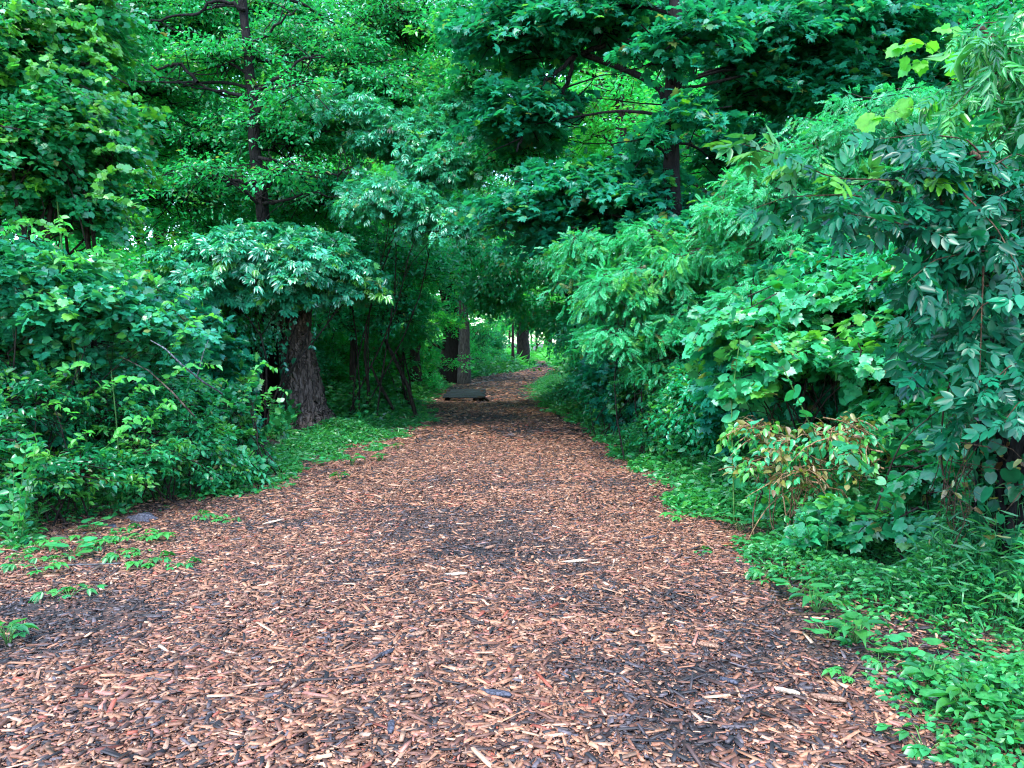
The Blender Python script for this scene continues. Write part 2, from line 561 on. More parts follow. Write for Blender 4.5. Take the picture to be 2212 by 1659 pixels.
def chipmat():
    m, nt, out = newmat('wood_chip')
    at = nt.nodes.new('ShaderNodeAttribute'); at.attribute_name = 'var'
    tc = nt.nodes.new('ShaderNodeTexCoord')
    no = nt.nodes.new('ShaderNodeTexNoise'); no.inputs['Scale'].default_value = 60; no.inputs['Detail'].default_value = 4
    nt.links.new(tc.outputs['Object'], no.inputs['Vector'])
    v = ramp(nt, no.outputs[0], [(.3, (.6, .6, .6)), (.7, (1.2, 1.2, 1.2))])
    mm = nt.nodes.new('ShaderNodeMix'); mm.data_type = 'RGBA'; mm.blend_type = 'MULTIPLY'; mm.inputs[0].default_value = 1
    nt.links.new(at.outputs['Color'], mm.inputs[6]); nt.links.new(v, mm.inputs[7])
    pb = nt.nodes.new('ShaderNodeBsdfPrincipled'); nt.links.new(mm.outputs[2], pb.inputs['Base Color'])
    pb.inputs['Roughness'].default_value = .6
    nt.links.new(pb.outputs[0], out.inputs[0])
    return m


def grid(name, X, Y, Z, mat, kind):
    mb = MB()
    n, m = X.shape
    i = np.arange(n - 1)[:, None] * m; j = np.arange(m - 1)[None]
    f = np.stack([i + j, i + j + 1, i + m + j + 1, i + m + j], -1)
    mb.add(np.stack([X, Y, Z], -1).reshape(-1, 3), f.reshape(-1), np.full((n - 1) * (m - 1), 4))
    o = mb.build(name, mat, smooth=True)
    o["kind"] = kind
    return o


gx = np.concatenate([np.linspace(-400, -30, 12), np.linspace(-28, 28, 190), np.linspace(30, 400, 12)])
gy = np.concatenate([np.linspace(-60, -2, 8), np.linspace(-1, 60, 240), np.linspace(61, 150, 70), np.linspace(160, 900, 16)])
X, Y = np.meshgrid(gx, gy)
inside = out_dist(X, Y) <= 0
grid('ground', X, Y, gz(X, Y) - np.where(inside, .05, .015), groundmat(), 'structure')


def trail_z(x, y):
    return rise(y) + .022 * fld(x, y, 1.1, 3) + .012 * fld(x, y, 4.0, 9) + .012


ty = np.concatenate([np.linspace(-3, 30, 330), np.linspace(30.2, 120, 300)])
tt = np.linspace(0, 1, 60)
XL, XR = xl(ty) - .25, xr(ty) + .25
TX = XL[:, None] + (XR - XL)[:, None] * tt[None]
TY = np.repeat(ty[:, None], 60, 1)
TZ = trail_z(TX, TY)
edge = np.minimum(tt, 1 - tt)[None] * (XR - XL)[:, None]
TZ = TZ - .06 * np.clip(1 - edge / .3, 0, 1)
grid('trail', TX, TY, TZ, trailmat(), 'structure')


BARE = [(500, 1560, .8, -.9), (1000, 1640, .6, -.7), (1020, 990, 1.6, -.9), (960, 1210, 1.3, .6), (1300, 1250, .8, .4), (700, 1180, .9, -.5), (760, 1372, .3, 1.6), (1340, 1440, .45, 1.0), (150, 1310, .6, 1.2), (60, 1400, .5, 1.0), (1100, 1190, 1.0, 1.0), (1000, 1120, 1.2, .7), (1150, 1290, .6, .7), (820, 1250, .5, .6), (980, 900, 1.8, .9), (1060, 845, 3, .4), (350, 1330, .4, .8), (1450, 1600, .3, .9), (1900, 1450, .4, .9), (250, 1170, .5, .8), (1700, 1420, .4, .6)]


def chips():
    mb = MB()
    pal = np.array([(.40, .21, .13), (.52, .33, .24), (.30, .14, .085), (.16, .075, .052), (.055, .03, .026), (.022, .019, .023), (.32, .085, .05), (.40, .19, .16), (.10, .09, .115), (.62, .46, .37)])
    wt = np.array([.20, .09, .19, .18, .13, .09, .025, .05, .03, .015])
    bands = [(1.9, 4.6, 11000, 1.0), (4.6, 8, 8000, .95), (8, 14, 4000, 1.1), (14, 26, 800, 1.8), (26, 60, 90, 3.2), (60, 115, 45, 4.2)]
    for a, b, den, sz in bands:
        y = rng.uniform(a, b, int((b - a) * 14 * den)) if b < 10 else rng.uniform(a, b, int((b - a) * 10 * den))
        W = 14 if b < 10 else 10
        cx = (xl(y) + xr(y)) / 2
        x = cx + rng.uniform(-W / 2, W / 2, len(y))
        fr = np.abs(x) < y * .76 + 1.2
        o = out_dist(x, y)
        bare = .8 * fld(x, y, .9, 14) + .5 * fld(x, y, 2.9, 20) - .25
        for pu, pv, pr, pa in BARE:
            g_ = G(pu, pv)
            bare = bare + pa * np.exp(-(((x - g_[0]) / pr) ** 2 + ((y - g_[1]) / (pr * .8)) ** 2)) * (1 + .5 * fld(x, y, 6, 8))
        keep = fr & ((o <= 0) | ((o < .7) & (rng.uniform(0, 1, len(y)) < .45))) & (rng.uniform(0, 1, len(y)) < np.where(bare > .8, .35, 1.0))
        x, y, bare = x[keep], y[keep], bare[keep]
        n = len(x)
        ln = np.clip(np.exp(rng.normal(-4.02, .74, n)), .004, .17) * sz
        wd = np.clip(ln * rng.uniform(.12, .62, n), .004 * sz, .022 * sz)
        th = wd * rng.uniform(.12, .4, n)
        yaw = rng.uniform(0, 6.283, n)
        p1 = rng.normal(0, .13, n); p2 = rng.normal(0, .2, n)
        d = np.stack([np.cos(yaw) * np.cos(p1), np.sin(yaw) * np.cos(p1), np.sin(p1)], 1)
        nn = nrm(np.stack([-np.sin(yaw) * np.sin(p2), np.cos(yaw) * np.sin(p2), np.cos(p2)], 1))
        s = nrm(np.cross(d, nn)); nn = np.cross(s, d)
        c = np.stack([x, y, trail_z(x, y) + rng.uniform(0, .016, n) * sz + .3 * ln * np.abs(np.sin(p1)) + .003], 1)
        off = np.where(out_dist(x, y) > 0, gz(x, y) - trail_z(x, y), 0)
        c[:, 2] += off
        taper = rng.uniform(.35, 1, (n, 2))
        V = np.zeros((n, 8, 3))
        for k, (a1, a2, a3) in enumerate([(-1, -1, 0), (1, -1, 0), (1, 1, 0), (-1, 1, 0), (-1, -1, 1), (1, -1, 1), (1, 1, 1), (-1, 1, 1)]):
            tp = taper[:, 1 if a1 > 0 else 0]
            jj = rng.uniform(.8, 1.1, n)
            V[:, k] = c + d * (a1 * .5 * ln * jj)[:, None] + s * (a2 * .5 * wd * tp)[:, None] + nn * (a3 * th)[:, None]
        f = np.array([4, 5, 6, 7, 0, 1, 5, 4, 1, 2, 6, 5, 2, 3, 7, 6, 3, 0, 4, 7])
        ci = rng.choice(len(pal), n, p=wt / wt.sum())
        darker = (rng.uniform(0, 1, n) < np.clip((bare + .05) * .8, 0, .74))
        ci = np.where(darker, rng.choice([3, 4, 5, 5, 8], n), ci)
        col = pal[ci] * .54 * rng.uniform(.5, 1.45, (n, 1)) * np.array([1.34, 1.15, .93])  # chips dimmed as well, to balance the open trail against the shaded woods
        at = np.ones((n, 8, 4)); at[..., :3] = col[:, None]
        mb.add(V.reshape(-1, 3), f[None] + (np.arange(n) * 8)[:, None], np.full(n * 5, 4), at.reshape(-1, 4))
    o = mb.build('wood_chips', chipmat())
    tag(o, 'loose tan and dark wood chips spread over the trail', 'wood chips', kind='stuff')
    print('chips verts', mb.c)


chips()


# ------------------------------------------------------------------ plants from crown blobs
def plant(name, label, cat, base, blobs, kind, mat, size, den=9, m=26, L=.55, parts=('trunk', 'crown'), tr=.1, bark='bark', group=None,
          lime=0.0, limefr=0.0, wiltfr=0.0, trunk_pts=None, shell=.42, tw=.006, nstem=1, twigs=1.0, limb_r=.18, extra=None, **kw):
    """base: ground point; blobs: (u, v, D, ru, rv, rd metres, weight) seen in the photo's frame at depth D"""
    global rng
    rng = np.random.default_rng(sum((i + 1) * ord(ch) for i, ch in enumerate(label)))
    base = np.asarray(base, float)
    t = thing(name, label, cat, base, group)
    fo, st = MB(), MB()
    bl = []
    for b in blobs:
        c = P(b[0], b[1], b[2]); k = b[2] / FD
        R = np.array([b[3] * k, b[5] if len(b) > 5 else (b[3] + b[4]) * .5 * k, b[4] * k])
        bl.append((c, R, b[6] if len(b) > 6 else 1.0))
    blobcrown(fo, st, bl, kind, size, den, m, L, shell, lime, limefr, wiltfr, tw, twigs, kw)
    # trunk or stems, then limbs to every blob
    if trunk_pts is not None:
        tp = np.array(trunk_pts)
        n = len(tp)
        rr = tr * np.linspace(1, .45, n); rr[0] *= 1.35
        q = np.linspace(0, n - 1, n * 4)
        pp = np.stack([np.interp(q, np.arange(n), tp[:, i]) for i in range(3)], 1) + rng.standard_normal((n * 4, 3)) * tr * .08
        tube(st, pp, np.interp(q, np.arange(n), rr), 10, .05)
        src = pp
    else:
        src = None
    for c, R, w_ in bl:
        for s in range(nstem):
            if src is not None:
                dd = np.linalg.norm(src - c, axis=1) + np.maximum(0, src[:, 2] - c[2] + .3) * 2
                a = src[int(np.argmin(dd))]
                r0 = tr * limb_r
            else:
                a = base + np.array([rng.normal(0, .25), rng.normal(0, .2), -.05])
                r0 = tr
            e = c + rng.uniform(-.5, .5, 3) * R
            pc = curve(a, e, 9, .06 if src is not None else .1, .035)
            tube(st, pc, np.linspace(r0, r0 * .35, 9), 6, .06)
            for _ in range(5):
                k = rng.integers(4, 9)
                e2 = c + nrm(rng.standard_normal(3)) * R * .85
                pc2 = curve(pc[k], e2, 6, .05, .06)
                tube(st, pc2, np.linspace(r0 * .45, r0 * .12, 6), 4)
    if extra: extra(fo, st)
    st.build(parts[0], M[bark], t, base)
    fo.build(parts[1], M[mat], t, base)
    return t


def blobcrown(fo, st, bl, kind, size, den, m, L, shell, lime, limefr, wiltfr, tw, twigs, kw):
    for c, R, w_ in bl:
        area = 4 * math.pi * ((R[0] * R[1]) ** 1.6 / 3 + (R[0] * R[2]) ** 1.6 / 3 + (R[1] * R[2]) ** 1.6 / 3) ** (1 / 1.6)
        n = max(6, int(area * den * w_))
        d = nrm(rng.standard_normal((n, 3)))
        d[:, 2] = np.where(d[:, 2] < -.35, -d[:, 2] * .6, d[:, 2])
        d = nrm(d)
        lump = 1 + .22 * np.sin(d[:, 0] * 5 + c[0]) * np.sin(d[:, 2] * 6 + c[1]) + .12 * np.sin(d[:, 1] * 9 + c[2])
        r = rng.uniform(0, 1, n) ** shell * lump
        A = c + d * R * r[:, None]
        O = d.copy(); O[:, 2] *= .45
        O = nrm(O + .35 * rng.standard_normal((n, 3)) * np.array([1, 1, .5]))
        LL = L * rng.uniform(.6, 1.3, n)
        A = A - O * LL[:, None] * .5
        lm = np.where((rng.uniform(0, 1, n) < limefr) & (r > .6), lime, 0.0)
        wl = (rng.uniform(0, 1, n) < wiltfr).astype(float)
        A[:, 2] = np.maximum(A[:, 2], gz(A[:, 0], A[:, 1]) + .08)
        sprays(fo, st if twigs > 0 else None, A, O, LL, m, kind, size, lime=lm, wilt=wl, tw=tw, **kw)


def GB(u, D):
    x = (u - 1106) / FD * D
    return np.array([x, D, float(gz(x, D)) - .03])


def leafy(fo, st, pts, r, kind, size, step, lime=0.0, hang=.3, wilt=0.0, spread=.9, nup=.55):
    pts = np.array(pts, float); n = len(pts)
    q = np.linspace(0, n - 1, (n - 1) * 6 + 1)
    pp = np.stack([np.interp(q, np.arange(n), pts[:, i]) for i in range(3)], 1)
    pp[1:-1] = (pp[:-2] + pp[1:-1] * 2 + pp[2:]) / 4
    tube(st, pp, np.linspace(r, r * .3, len(pp)), 6, .04)
    seg = np.linalg.norm(np.diff(pp, axis=0), axis=1); cl = np.concatenate([[0], np.cumsum(seg)])
    s = np.arange(step * .8, cl[-1], step)
    s = np.append(s, cl[-1])
    pos = np.stack([np.interp(s, cl, pp[:, i]) for i in range(3)], 1)
    tg = nrm(np.stack([np.interp(s, cl, np.gradient(pp[:, i])) for i in range(3)], 1))
    side = nrm(np.cross(tg, UP) + 1e-5)
    for sg in (-1, 1):
        d = tg * .5 + sg * spread * side + .45 * rng.standard_normal(pos.shape) + UP * (.1 - hang)
        nn = UP * nup + np.array([0, -.45, 0]) + .5 * rng.standard_normal(pos.shape)
        put(fo, kind, pos, d, nn, size * rng.uniform(.5, 1.2, len(pos)), np.clip(lime + .2 * rng.standard_normal(len(pos)) * (lime > 0), 0, 1), wilt)


# ---- left side --------------------------------------------------
plant('grapevine_thicket', 'tall wall of dark grapevine with lime shoot tips filling the upper left corner', 'vine', GB(40, 8.4),
      [(40, 120, 8.4, 170, 150, 1.0), (150, 60, 8.8, 130, 110, .9), (60, 330, 8.2, 190, 130, 1.0), (170, 280, 8.4, 120, 120, .8), (120, 450, 8.6, 150, 80, .8), (-150, 250, 8, 200, 300, 1.2)],
      'grape', 'vine', .062, den=23, m=44, L=.5, parts=('stem', 'foliage'), tr=.035, nstem=2, lime=.75, limefr=.2, droop=.4, outn=.8, hang=.5)
plant('honeysuckle_shrub', 'pale topped arching shrub drooping from the left edge below the grapevine wall', 'shrub', GB(60, 8),  # paleness is sky sheen painted into the leaf colour
      [(-60, 590, 7.4, 170, 90, .8), (80, 610, 7.7, 130, 70, .7), (190, 660, 7.9, 120, 60, .7), (300, 690, 8.2, 110, 50, .6), (360, 735, 8.5, 50, 35, .4), (30, 720, 8.2, 130, 60, .6, .7), (80, 790, 8.5, 130, 60, .6, .7), (250, 770, 8.7, 110, 50, .6, .7), (-40, 850, 8, 100, 60, .5, .6), (200, 850, 8.8, 120, 50, .5, .7), (60, 930, 8.2, 110, 60, .5, .6)],
      'grape', 'creeper', .075, den=22, m=34, L=.42, parts=('stem', 'foliage'), tr=.011, nstem=1, droop=.35, hang=.3, lime=.5, limefr=.08)
plant('bramble_thicket', 'low leafy bramble clump in the left corner beside the wood chips', 'shrub', GB(80, 7.4),
      [(-80, 980, 6.9, 140, 130, .6), (60, 880, 7.6, 130, 90, .6, .6), (40, 1040, 7.1, 120, 80, .5), (170, 1030, 7.4, 90, 70, .5), (-60, 800, 7.8, 120, 80, .6, .6)],
      'mid', 'deep', .068, den=21, m=30, L=.32, parts=('stem', 'foliage'), tr=.01, nstem=4, lime=.55, limefr=.2)
plant('bramble_thicket', 'low leafy bramble clump with broad leaves between the left corner and the broken trunk', 'shrub', GB(330, 8.4),
      [(230, 900, 8.4, 120, 80, .6, .6), (300, 1010, 8.0, 110, 70, .5), (400, 960, 8.7, 110, 90, .5), (330, 850, 8.9, 110, 70, .5, .5), (450, 1020, 8.9, 90, 50, .45)],
      'mid', 'pale', .068, den=21, m=30, L=.32, parts=('stem', 'foliage'), tr=.01, nstem=4, lime=.6, limefr=.3)
plant('bramble_thicket', 'leafy bramble mound climbing in front of the broken trunk', 'shrub', GB(560, 10.4),
      [(505, 980, 10.2, 65, 60, .6), (490, 930, 10.6, 45, 70, .5), (480, 880, 10.6, 70, 60, .5, .7), (520, 840, 10.8, 20, 30, .25, .4), (555, 1000, 9.8, 45, 25, .35)],
      'round', 'vine', .07, den=22, m=28, L=.3, parts=('stem', 'foliage'), tr=.01, nstem=4, lime=.5, limefr=.15)


def stump(base, pts, r, label, bark='bark_red'):
    t = thing('broken_tree', label, 'tree trunk', base)
    mb = MB()
    pts = np.array(pts); n = 60; k = 72
    q = np.linspace(0, len(pts) - 1, n)
    pp = np.stack([np.interp(q, np.arange(len(pts)), pts[:, i]) for i in range(3)], 1)
    rr = np.interp(q, np.arange(len(pts)), r)
    th = np.arange(k) * 2 * math.pi / k
    z = np.linspace(0, 1, n)[:, None]
    fur = .16 * np.abs(np.sin(th[None] * 8 + 2.2 * np.sin(z * 7 + th[None] * 2) + .8 * np.sin(z * 23))) + .07 * np.sin(th[None] * 19 + 4 * np.sin(z * 17)) - .12 * (np.sin(th[None] * 2 + z * 5) > .6)
    flare = np.exp(-z * 9) * (.30 * np.maximum(0, np.sin(th[None] * 3 + .8)) + .15)
    R = rr[:, None] * (.9 + fur + flare + .03 * rng.standard_normal((n, k)))
    V = np.stack([pp[:, 0][:, None] + R * np.cos(th), pp[:, 1][:, None] + R * np.sin(th), pp[:, 2][:, None] + 0 * R], -1)
    V[-1, :, 2] += .12 * rng.standard_normal(k)
    V[..., 0] += .02 * rng.standard_normal((n, k)); V[..., 1] += .02 * rng.standard_normal((n, k))
    i = np.arange(n - 1)[:, None] * k; j = np.arange(k)[None]; j2 = (j + 1) % k
    mb.add(V.reshape(-1, 3), np.concatenate([np.stack([i + j, i + j2, i + k + j2, i + k + j], -1).reshape(-1), np.arange((n - 1) * k, n * k)]), [4] * ((n - 1) * k) + [k])
    mb.build('trunk', M[bark], t, base)
    return t


b = G(660, 935)
D0 = b[1]
stump(b, [b + [0.05, 0, -.05], P(660, 880, D0), P(648, 800, D0), P(638, 740, D0), P(630, 680, D0), P(635, 610, D0)], [.56, .42, .34, .31, .33, .38],
      'broad furrowed reddish brown trunk under the vine umbrella left of the trail')
b2 = GB(530, D0 + 1.0)
stump(b2, [b2, P(520, 800, b2[1]), P(510, 700, b2[1]), P(525, 600, b2[1])], [.62, .56, .52, .5], 'dark trunk in the shade behind the furrowed brown trunk', 'bark_black')  # widened and coloured black to paint in the shaded hollow
def strands(fo, st):
    for _ in range(60):
        u = rng.uniform(430, 760) if rng.uniform() < .3 else rng.uniform(440, 610); D_ = D0 - rng.uniform(.45, 1.3)
        a = P(u, rng.uniform(590, 660), D_); ln = rng.uniform(.3, 1.5) * (.55 if u > 640 else 1)
        e = a + np.array([rng.normal(0, .12), rng.normal(0, .1), -ln])
        leafy(fo, st, [a, (a + e) / 2 + rng.normal(0, .05, 3), e], .005, 'mid' if rng.uniform() < .6 else 'creeper', .09, .09, lime=.2 * (rng.uniform() < .3), hang=.7)
    # ivy clinging to the trunk
    n = 170
    th = rng.uniform(-math.pi, -.1, n); v_ = rng.uniform(640, 930, n) ** 1.0
    c = np.array([P(650, v, D0) for v in v_]); R_ = .40 + .1 * (v_ > 860)
    k = rng.uniform(0, 1, n) < np.where(np.cos(th) < -.3, .8, np.where(v_ < 700, .3, .03))
    c = (c + np.stack([np.cos(th) * R_, np.sin(th) * R_, 0 * th], 1))[k]; th = th[k]
    put(fo, 'grape', c, np.stack([.3 * rng.standard_normal(len(c)), 0 * th - .2, 0 * th - 1], 1), np.stack([np.cos(th), np.sin(th), .5 + 0 * th], 1) + .3 * rng.standard_normal((len(c), 3)), .10 * rng.uniform(.6, 1.3, len(c)), .1)


plant('creeper_canopy', 'umbrella of glossy blue green creeper leaves spreading over the broken trunk', 'vine', b + [-.5, -.6, 0],
      [(450, 590, D0 - 1, 120, 65, 1.0), (390, 650, D0 - 1.8, 80, 45, .8), (560, 570, D0 - 1.2, 140, 75, 1.2), (680, 580, D0 - 1, 110, 65, 1.1), (770, 620, D0 - .8, 50, 40, .6), (540, 635, D0 - 1.3, 120, 30, .6), (640, 530, D0 - .5, 120, 30, .8), (420, 680, D0 - 1, 60, 50, .6, .6)],
      'creeper', 'creeper', .17, den=17, m=28, L=.55, parts=('stem', 'foliage'), tr=.025, droop=.3, hang=.35, outn=.6, lime=.7, limefr=.06, thick=.09, extra=strands)

# ---- tree with the thin trunk at upper left
def limbs(lines, D_, r):
    def f(fo, st):
        for l in lines:
            p = np.array([P(u, v, D_ + .15 * math.sin(u)) for u, v in l])
            q = np.linspace(0, len(p) - 1, len(p) * 4)
            p = np.stack([np.interp(q, np.arange(len(p)), p[:, i]) for i in range(3)], 1)
            p[1:-1] += .02 * rng.standard_normal((len(p) - 2, 3))
            tube(st, p, np.linspace(r, r * .35, len(p)), 6, .06)
            for _ in range(5):
                k = rng.integers(2, len(p))
                e = p[k] + nrm(rng.standard_normal(3) * np.array([1, .6, .8])) * rng.uniform(.5, 1.2)
                tube(st, curve(p[k], e, 6, .05, .05), np.linspace(r * .4, r * .1, 6), 4)
    return f


oak_limbs = limbs([[(540, 215), (472, 197), (410, 176), (290, 176)], [(427, 178), (390, 140), (342, 147), (274, 140)], [(550, 200), (616, 159), (656, 121), (701, 123)],
                   [(560, 395), (492, 388), (445, 383), (380, 373)], [(558, 340), (633, 356), (711, 376), (760, 372)], [(530, 20), (468, 0), (424, 29), (342, 44), (270, 63)],
                   [(568, 440), (620, 430), (690, 410)], [(535, 100), (580, 70), (640, 20)]], 15.0, .038)
D = 17.0
plant('oak_tree', 'slim trunked tree with spreading dark branches left of the trail', 'tree', GB(585, D),
      [(380, 60, D, 200, 90, 1.6), (300, 190, D - .5, 170, 80, 1.5), (560, 30, D + 1, 170, 60, 1.6), (700, 130, D, 150, 90, 1.6), (860, 60, D + .5, 150, 90, 1.6), (820, 210, D, 160, 80, 1.6),
       (430, 300, D, 160, 70, 1.5), (640, 300, D - 1, 130, 80, 1.3), (360, 420, D, 170, 60, 1.4), (700, 420, D, 150, 60, 1.4), (480, 130, D - 1.5, 100, 60, 1.0, .8), (640, 190, D - 2.6, 60, 40, .5, .5), (620, 370, D - 2.6, 80, 30, .5, .5), (450, 370, D - 2.6, 70, 30, .5, .5)],
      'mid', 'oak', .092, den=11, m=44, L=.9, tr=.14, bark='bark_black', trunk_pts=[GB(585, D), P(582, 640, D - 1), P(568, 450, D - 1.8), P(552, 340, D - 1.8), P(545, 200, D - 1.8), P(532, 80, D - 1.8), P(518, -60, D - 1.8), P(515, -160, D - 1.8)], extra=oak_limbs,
      droop=.25, thick=.05, tw=.009, lime=.5, limefr=.12, limb_r=.25)
plant('elder_shrub', 'shrub with silvery drooping compound leaves between the slim tree and the trail', 'shrub', GB(790, 17.5),  # silvery look is reflected sky put into the leaf colour
      [(880, 300, 15.8, 110, 70, .9), (960, 360, 15.4, 80, 55, .8), (850, 430, 15.2, 110, 50, .9), (960, 480, 15, 80, 45, .8), (1000, 250, 16, 70, 50, .8), (750, 250, 15.6, 90, 60, .8, .6)],
      'ash', 'creeper', .20, den=15, m=24, L=.6, parts=('stem', 'foliage'), tr=.02, nstem=1, droop=.35, hang=.3)
plant('young_oak', 'bushy young tree with small leaves behind the creeper umbrella', 'tree', GB(700, 19),
      [(650, 470, 19, 140, 70, 1.3), (780, 560, 19, 120, 80, 1.3), (850, 680, 19.5, 90, 90, 1.2), (720, 700, 19, 90, 80, 1.1, .7), (900, 590, 20, 90, 90, 1.3), (480, 500, 19, 140, 70, 1.3, .7)],
      'mid', 'woods_dark', .105, den=9, m=34, L=.7, tr=.08, tw=.008, trunk_pts=[GB(760, 19), P(762, 700, 19), P(750, 500, 19)])
plant('sapling', 'feathery sapling leaning toward the trail beside the leaning dark poles', 'sapling', GB(880, 21),
      [(880, 730, 22, 55, 50, .9), (890, 660, 22.5, 60, 50, .9), (820, 760, 22, 60, 50, .8)],
      'locust', 'oak', .26, den=7, m=16, L=.5, parts=('stem', 'foliage'), tr=.03, nstem=2)

# ---- maple with the dark trunk, centre right
D = 13.5
MT = [GB(1450, D), P(1455, 600, D - 1), P(1452, 410, 11.9), P(1447, 330, 11.9), P(1450, 200, 11.9), P(1458, 60, 11.9), P(1462, -80, 12), P(1465, -260, 12)]
plant('maple_tree', 'big dark trunked maple with flat tiers of leaves right of centre', 'tree', GB(1450, D),
      [(1600, 40, D - .4, 110, 60, 1.0), (1700, 90, D - 1.2, 160, 70, 1.2), (1880, 60, D - 1, 170, 90, 1.2), (1800, 190, D - .6, 170, 60, 1.1), (1620, 200, D - .5, 110, 70, 1.0),
       (1300, 50, D - .5, 170, 50, 1.3), (1120, 80, D, 120, 80, 1.2), (1130, 260, D + .2, 120, 70, 1.2), (1400, 370, D - .4, 60, 35, .8), (1430, 110, 11.3, 90, 35, .4, .8), (1510, 250, 11.5, 80, 30, .4, .8), (1400, 290, 11.4, 60, 20, .3, .5), (1500, 60, 11.2, 100, 40, .4, .8),
       (1250, 400, D - .5, 150, 45, 1.1), (1150, 460, D - .3, 110, 50, 1.0), (1360, 430, D - .8, 140, 40, 1.0), (1470, 490, D - 1.4, 110, 40, .8), (1620, 330, D, 120, 60, 1.0), (1250, 520, D, 110, 50, .9), (1550, 470, D - .5, 110, 50, .9), (2000, 200, D, 160, 100, 1.2)],
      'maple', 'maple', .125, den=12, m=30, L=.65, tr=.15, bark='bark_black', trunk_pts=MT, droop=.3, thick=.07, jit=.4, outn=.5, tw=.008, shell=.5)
plant('leaning_tree', 'dark crossing boughs of a tree leaning over the trail near the top centre', 'tree', GB(1462, 13.4),
      [(1160, 20, 15.3, 120, 50, 1.1), (1050, 180, 15.5, 110, 80, 1.1), (1110, 340, 15.5, 100, 60, 1.0), (1180, 260, 15.2, 60, 50, .9, .5), (1020, 60, 15.5, 90, 60, 1.0)],
      'mid', 'oak', .105, den=10, m=36, L=.7, tr=.075, bark='bark_black', trunk_pts=[GB(1462, 13.4), P(1462, 500, 13.2), P(1456, 260, 13.1), P(1425, 190, 13.1), P(1366, 156, 13.2), P(1260, 117, 13.2), P(1202, 86, 13.2), P(1147, 39, 13.2)],
      lime=.5, limefr=.1, tw=.008, extra=limbs([[(1300, 12), (1245, 27), (1213, 57), (1178, 60), (1116, 82), (1060, 80)], [(1307, 98), (1241, 121), (1198, 160), (1165, 195), (1131, 293), (1116, 328)], [(1241, 121), (1215, 200), (1235, 250)]], 13.1, .045))
plant('beech_sapling', 'drooping dark green sapling overhanging the far bend of the trail', 'sapling', GB(1250, 21),
      [(1130, 560, 21, 90, 60, 1.2), (1220, 600, 20.5, 90, 70, 1.2), (1060, 620, 22, 80, 60, 1.1), (1240, 690, 21, 70, 60, 1.0), (1150, 660, 24, 70, 40, 1.0), (1075, 645, 22, 70, 45, 1.1), (1180, 690, 23, 50, 35, .9), (1010, 540, 22, 80, 70, 1.2)],
      'mid', 'woods_dark', .115, den=9, m=34, L=.65, parts=('trunk', 'crown'), tr=.06, trunk_pts=[GB(1260, 21), P(1255, 740, 21), P(1225, 640, 21), P(1190, 560, 21)], droop=.6, hang=.6)

# ---- right side ---------------------------------------------------
plant('locust_shrub', 'feathery pale green shrub arching down over the right edge of the trail', 'shrub', GB(1420, 11.5),
      [(1320, 640, 11, 70, 80, .7), (1340, 730, 11, 80, 50, .7), (1420, 600, 11, 90, 80, .8), (1480, 700, 11, 90, 80, .8), (1400, 520, 11.4, 70, 50, .7), (1520, 560, 10.8, 90, 80, .9), (1250, 540, 12, 60, 50, .6, .8), (1450, 790, 11, 90, 50, .6, .7), (1240, 590, 12, 40, 50, .5)],
      'locust_fine', 'locust', .17, den=19, m=17, L=.38, parts=('stem', 'foliage'), tr=.012, nstem=1, droop=.5, hang=.45, outn=.6, lime=.55, limefr=.1)
plant('locust_shrub', 'tall feathery pale green shrub sloping up behind the bluish ash sapling at right', 'shrub', GB(1750, 10),
      [(1600, 470, 10, 90, 80, .9), (1680, 400, 9.8, 90, 80, .9), (1780, 340, 9.6, 100, 80, .9), (1880, 270, 9.4, 100, 70, .9), (1700, 560, 9.8, 120, 90, .9), (1850, 450, 9.6, 130, 100, 1.0), (2000, 330, 9.4, 110, 110, 1.0), (2150, 300, 9.2, 110, 130, 1.0), (1640, 640, 9.6, 90, 60, .7)],
      'locust_fine', 'locust', .16, den=18, m=17, L=.36, parts=('stem', 'foliage'), tr=.014, nstem=1, droop=.45, hang=.4, outn=.6)
plant('grapevine_bank', 'bank of big lobed grape leaves spilling down the right side', 'vine', GB(1800, 7.8),
      [(1620, 690, 7.9, 100, 50, .6), (1740, 660, 7.9, 110, 60, .7), (1870, 640, 7.7, 120, 70, .7), (1700, 760, 7.4, 120, 60, .6), (1840, 770, 7.2, 120, 80, .7), (1980, 740, 7.0, 110, 90, .7), (2000, 620, 7.2, 120, 70, .7), (1950, 870, 6.9, 90, 60, .5), (2000, 900, 6.6, 90, 80, .5, .8), (1640, 830, 7.4, 70, 50, .45, .7)],
      'grape', 'pale', .10, den=19, m=18, L=.4, parts=('stem', 'foliage'), tr=.012, nstem=3, droop=.4, hang=.45, outn=.8, lime=.6, limefr=.12)
plant('grapevine_bank', 'shaded grapevine mound with broad leaves above the stiltgrass at lower right', 'vine', GB(2010, 5.9),
      [(1960, 1030, 6.0, 50, 60, .4), (2030, 1020, 5.8, 60, 80, .4), (2080, 880, 5.8, 70, 90, .5), (2120, 1010, 5.6, 70, 80, .4, .5), (1800, 1120, 6.0, 90, 35, .35), (1960, 1130, 5.6, 100, 40, .35)],
      'grape', 'vine', .09, den=19, m=18, L=.3, parts=('stem', 'foliage'), tr=.01, nstem=3, droop=.4, hang=.5, outn=.7, lime=.4, limefr=.05)
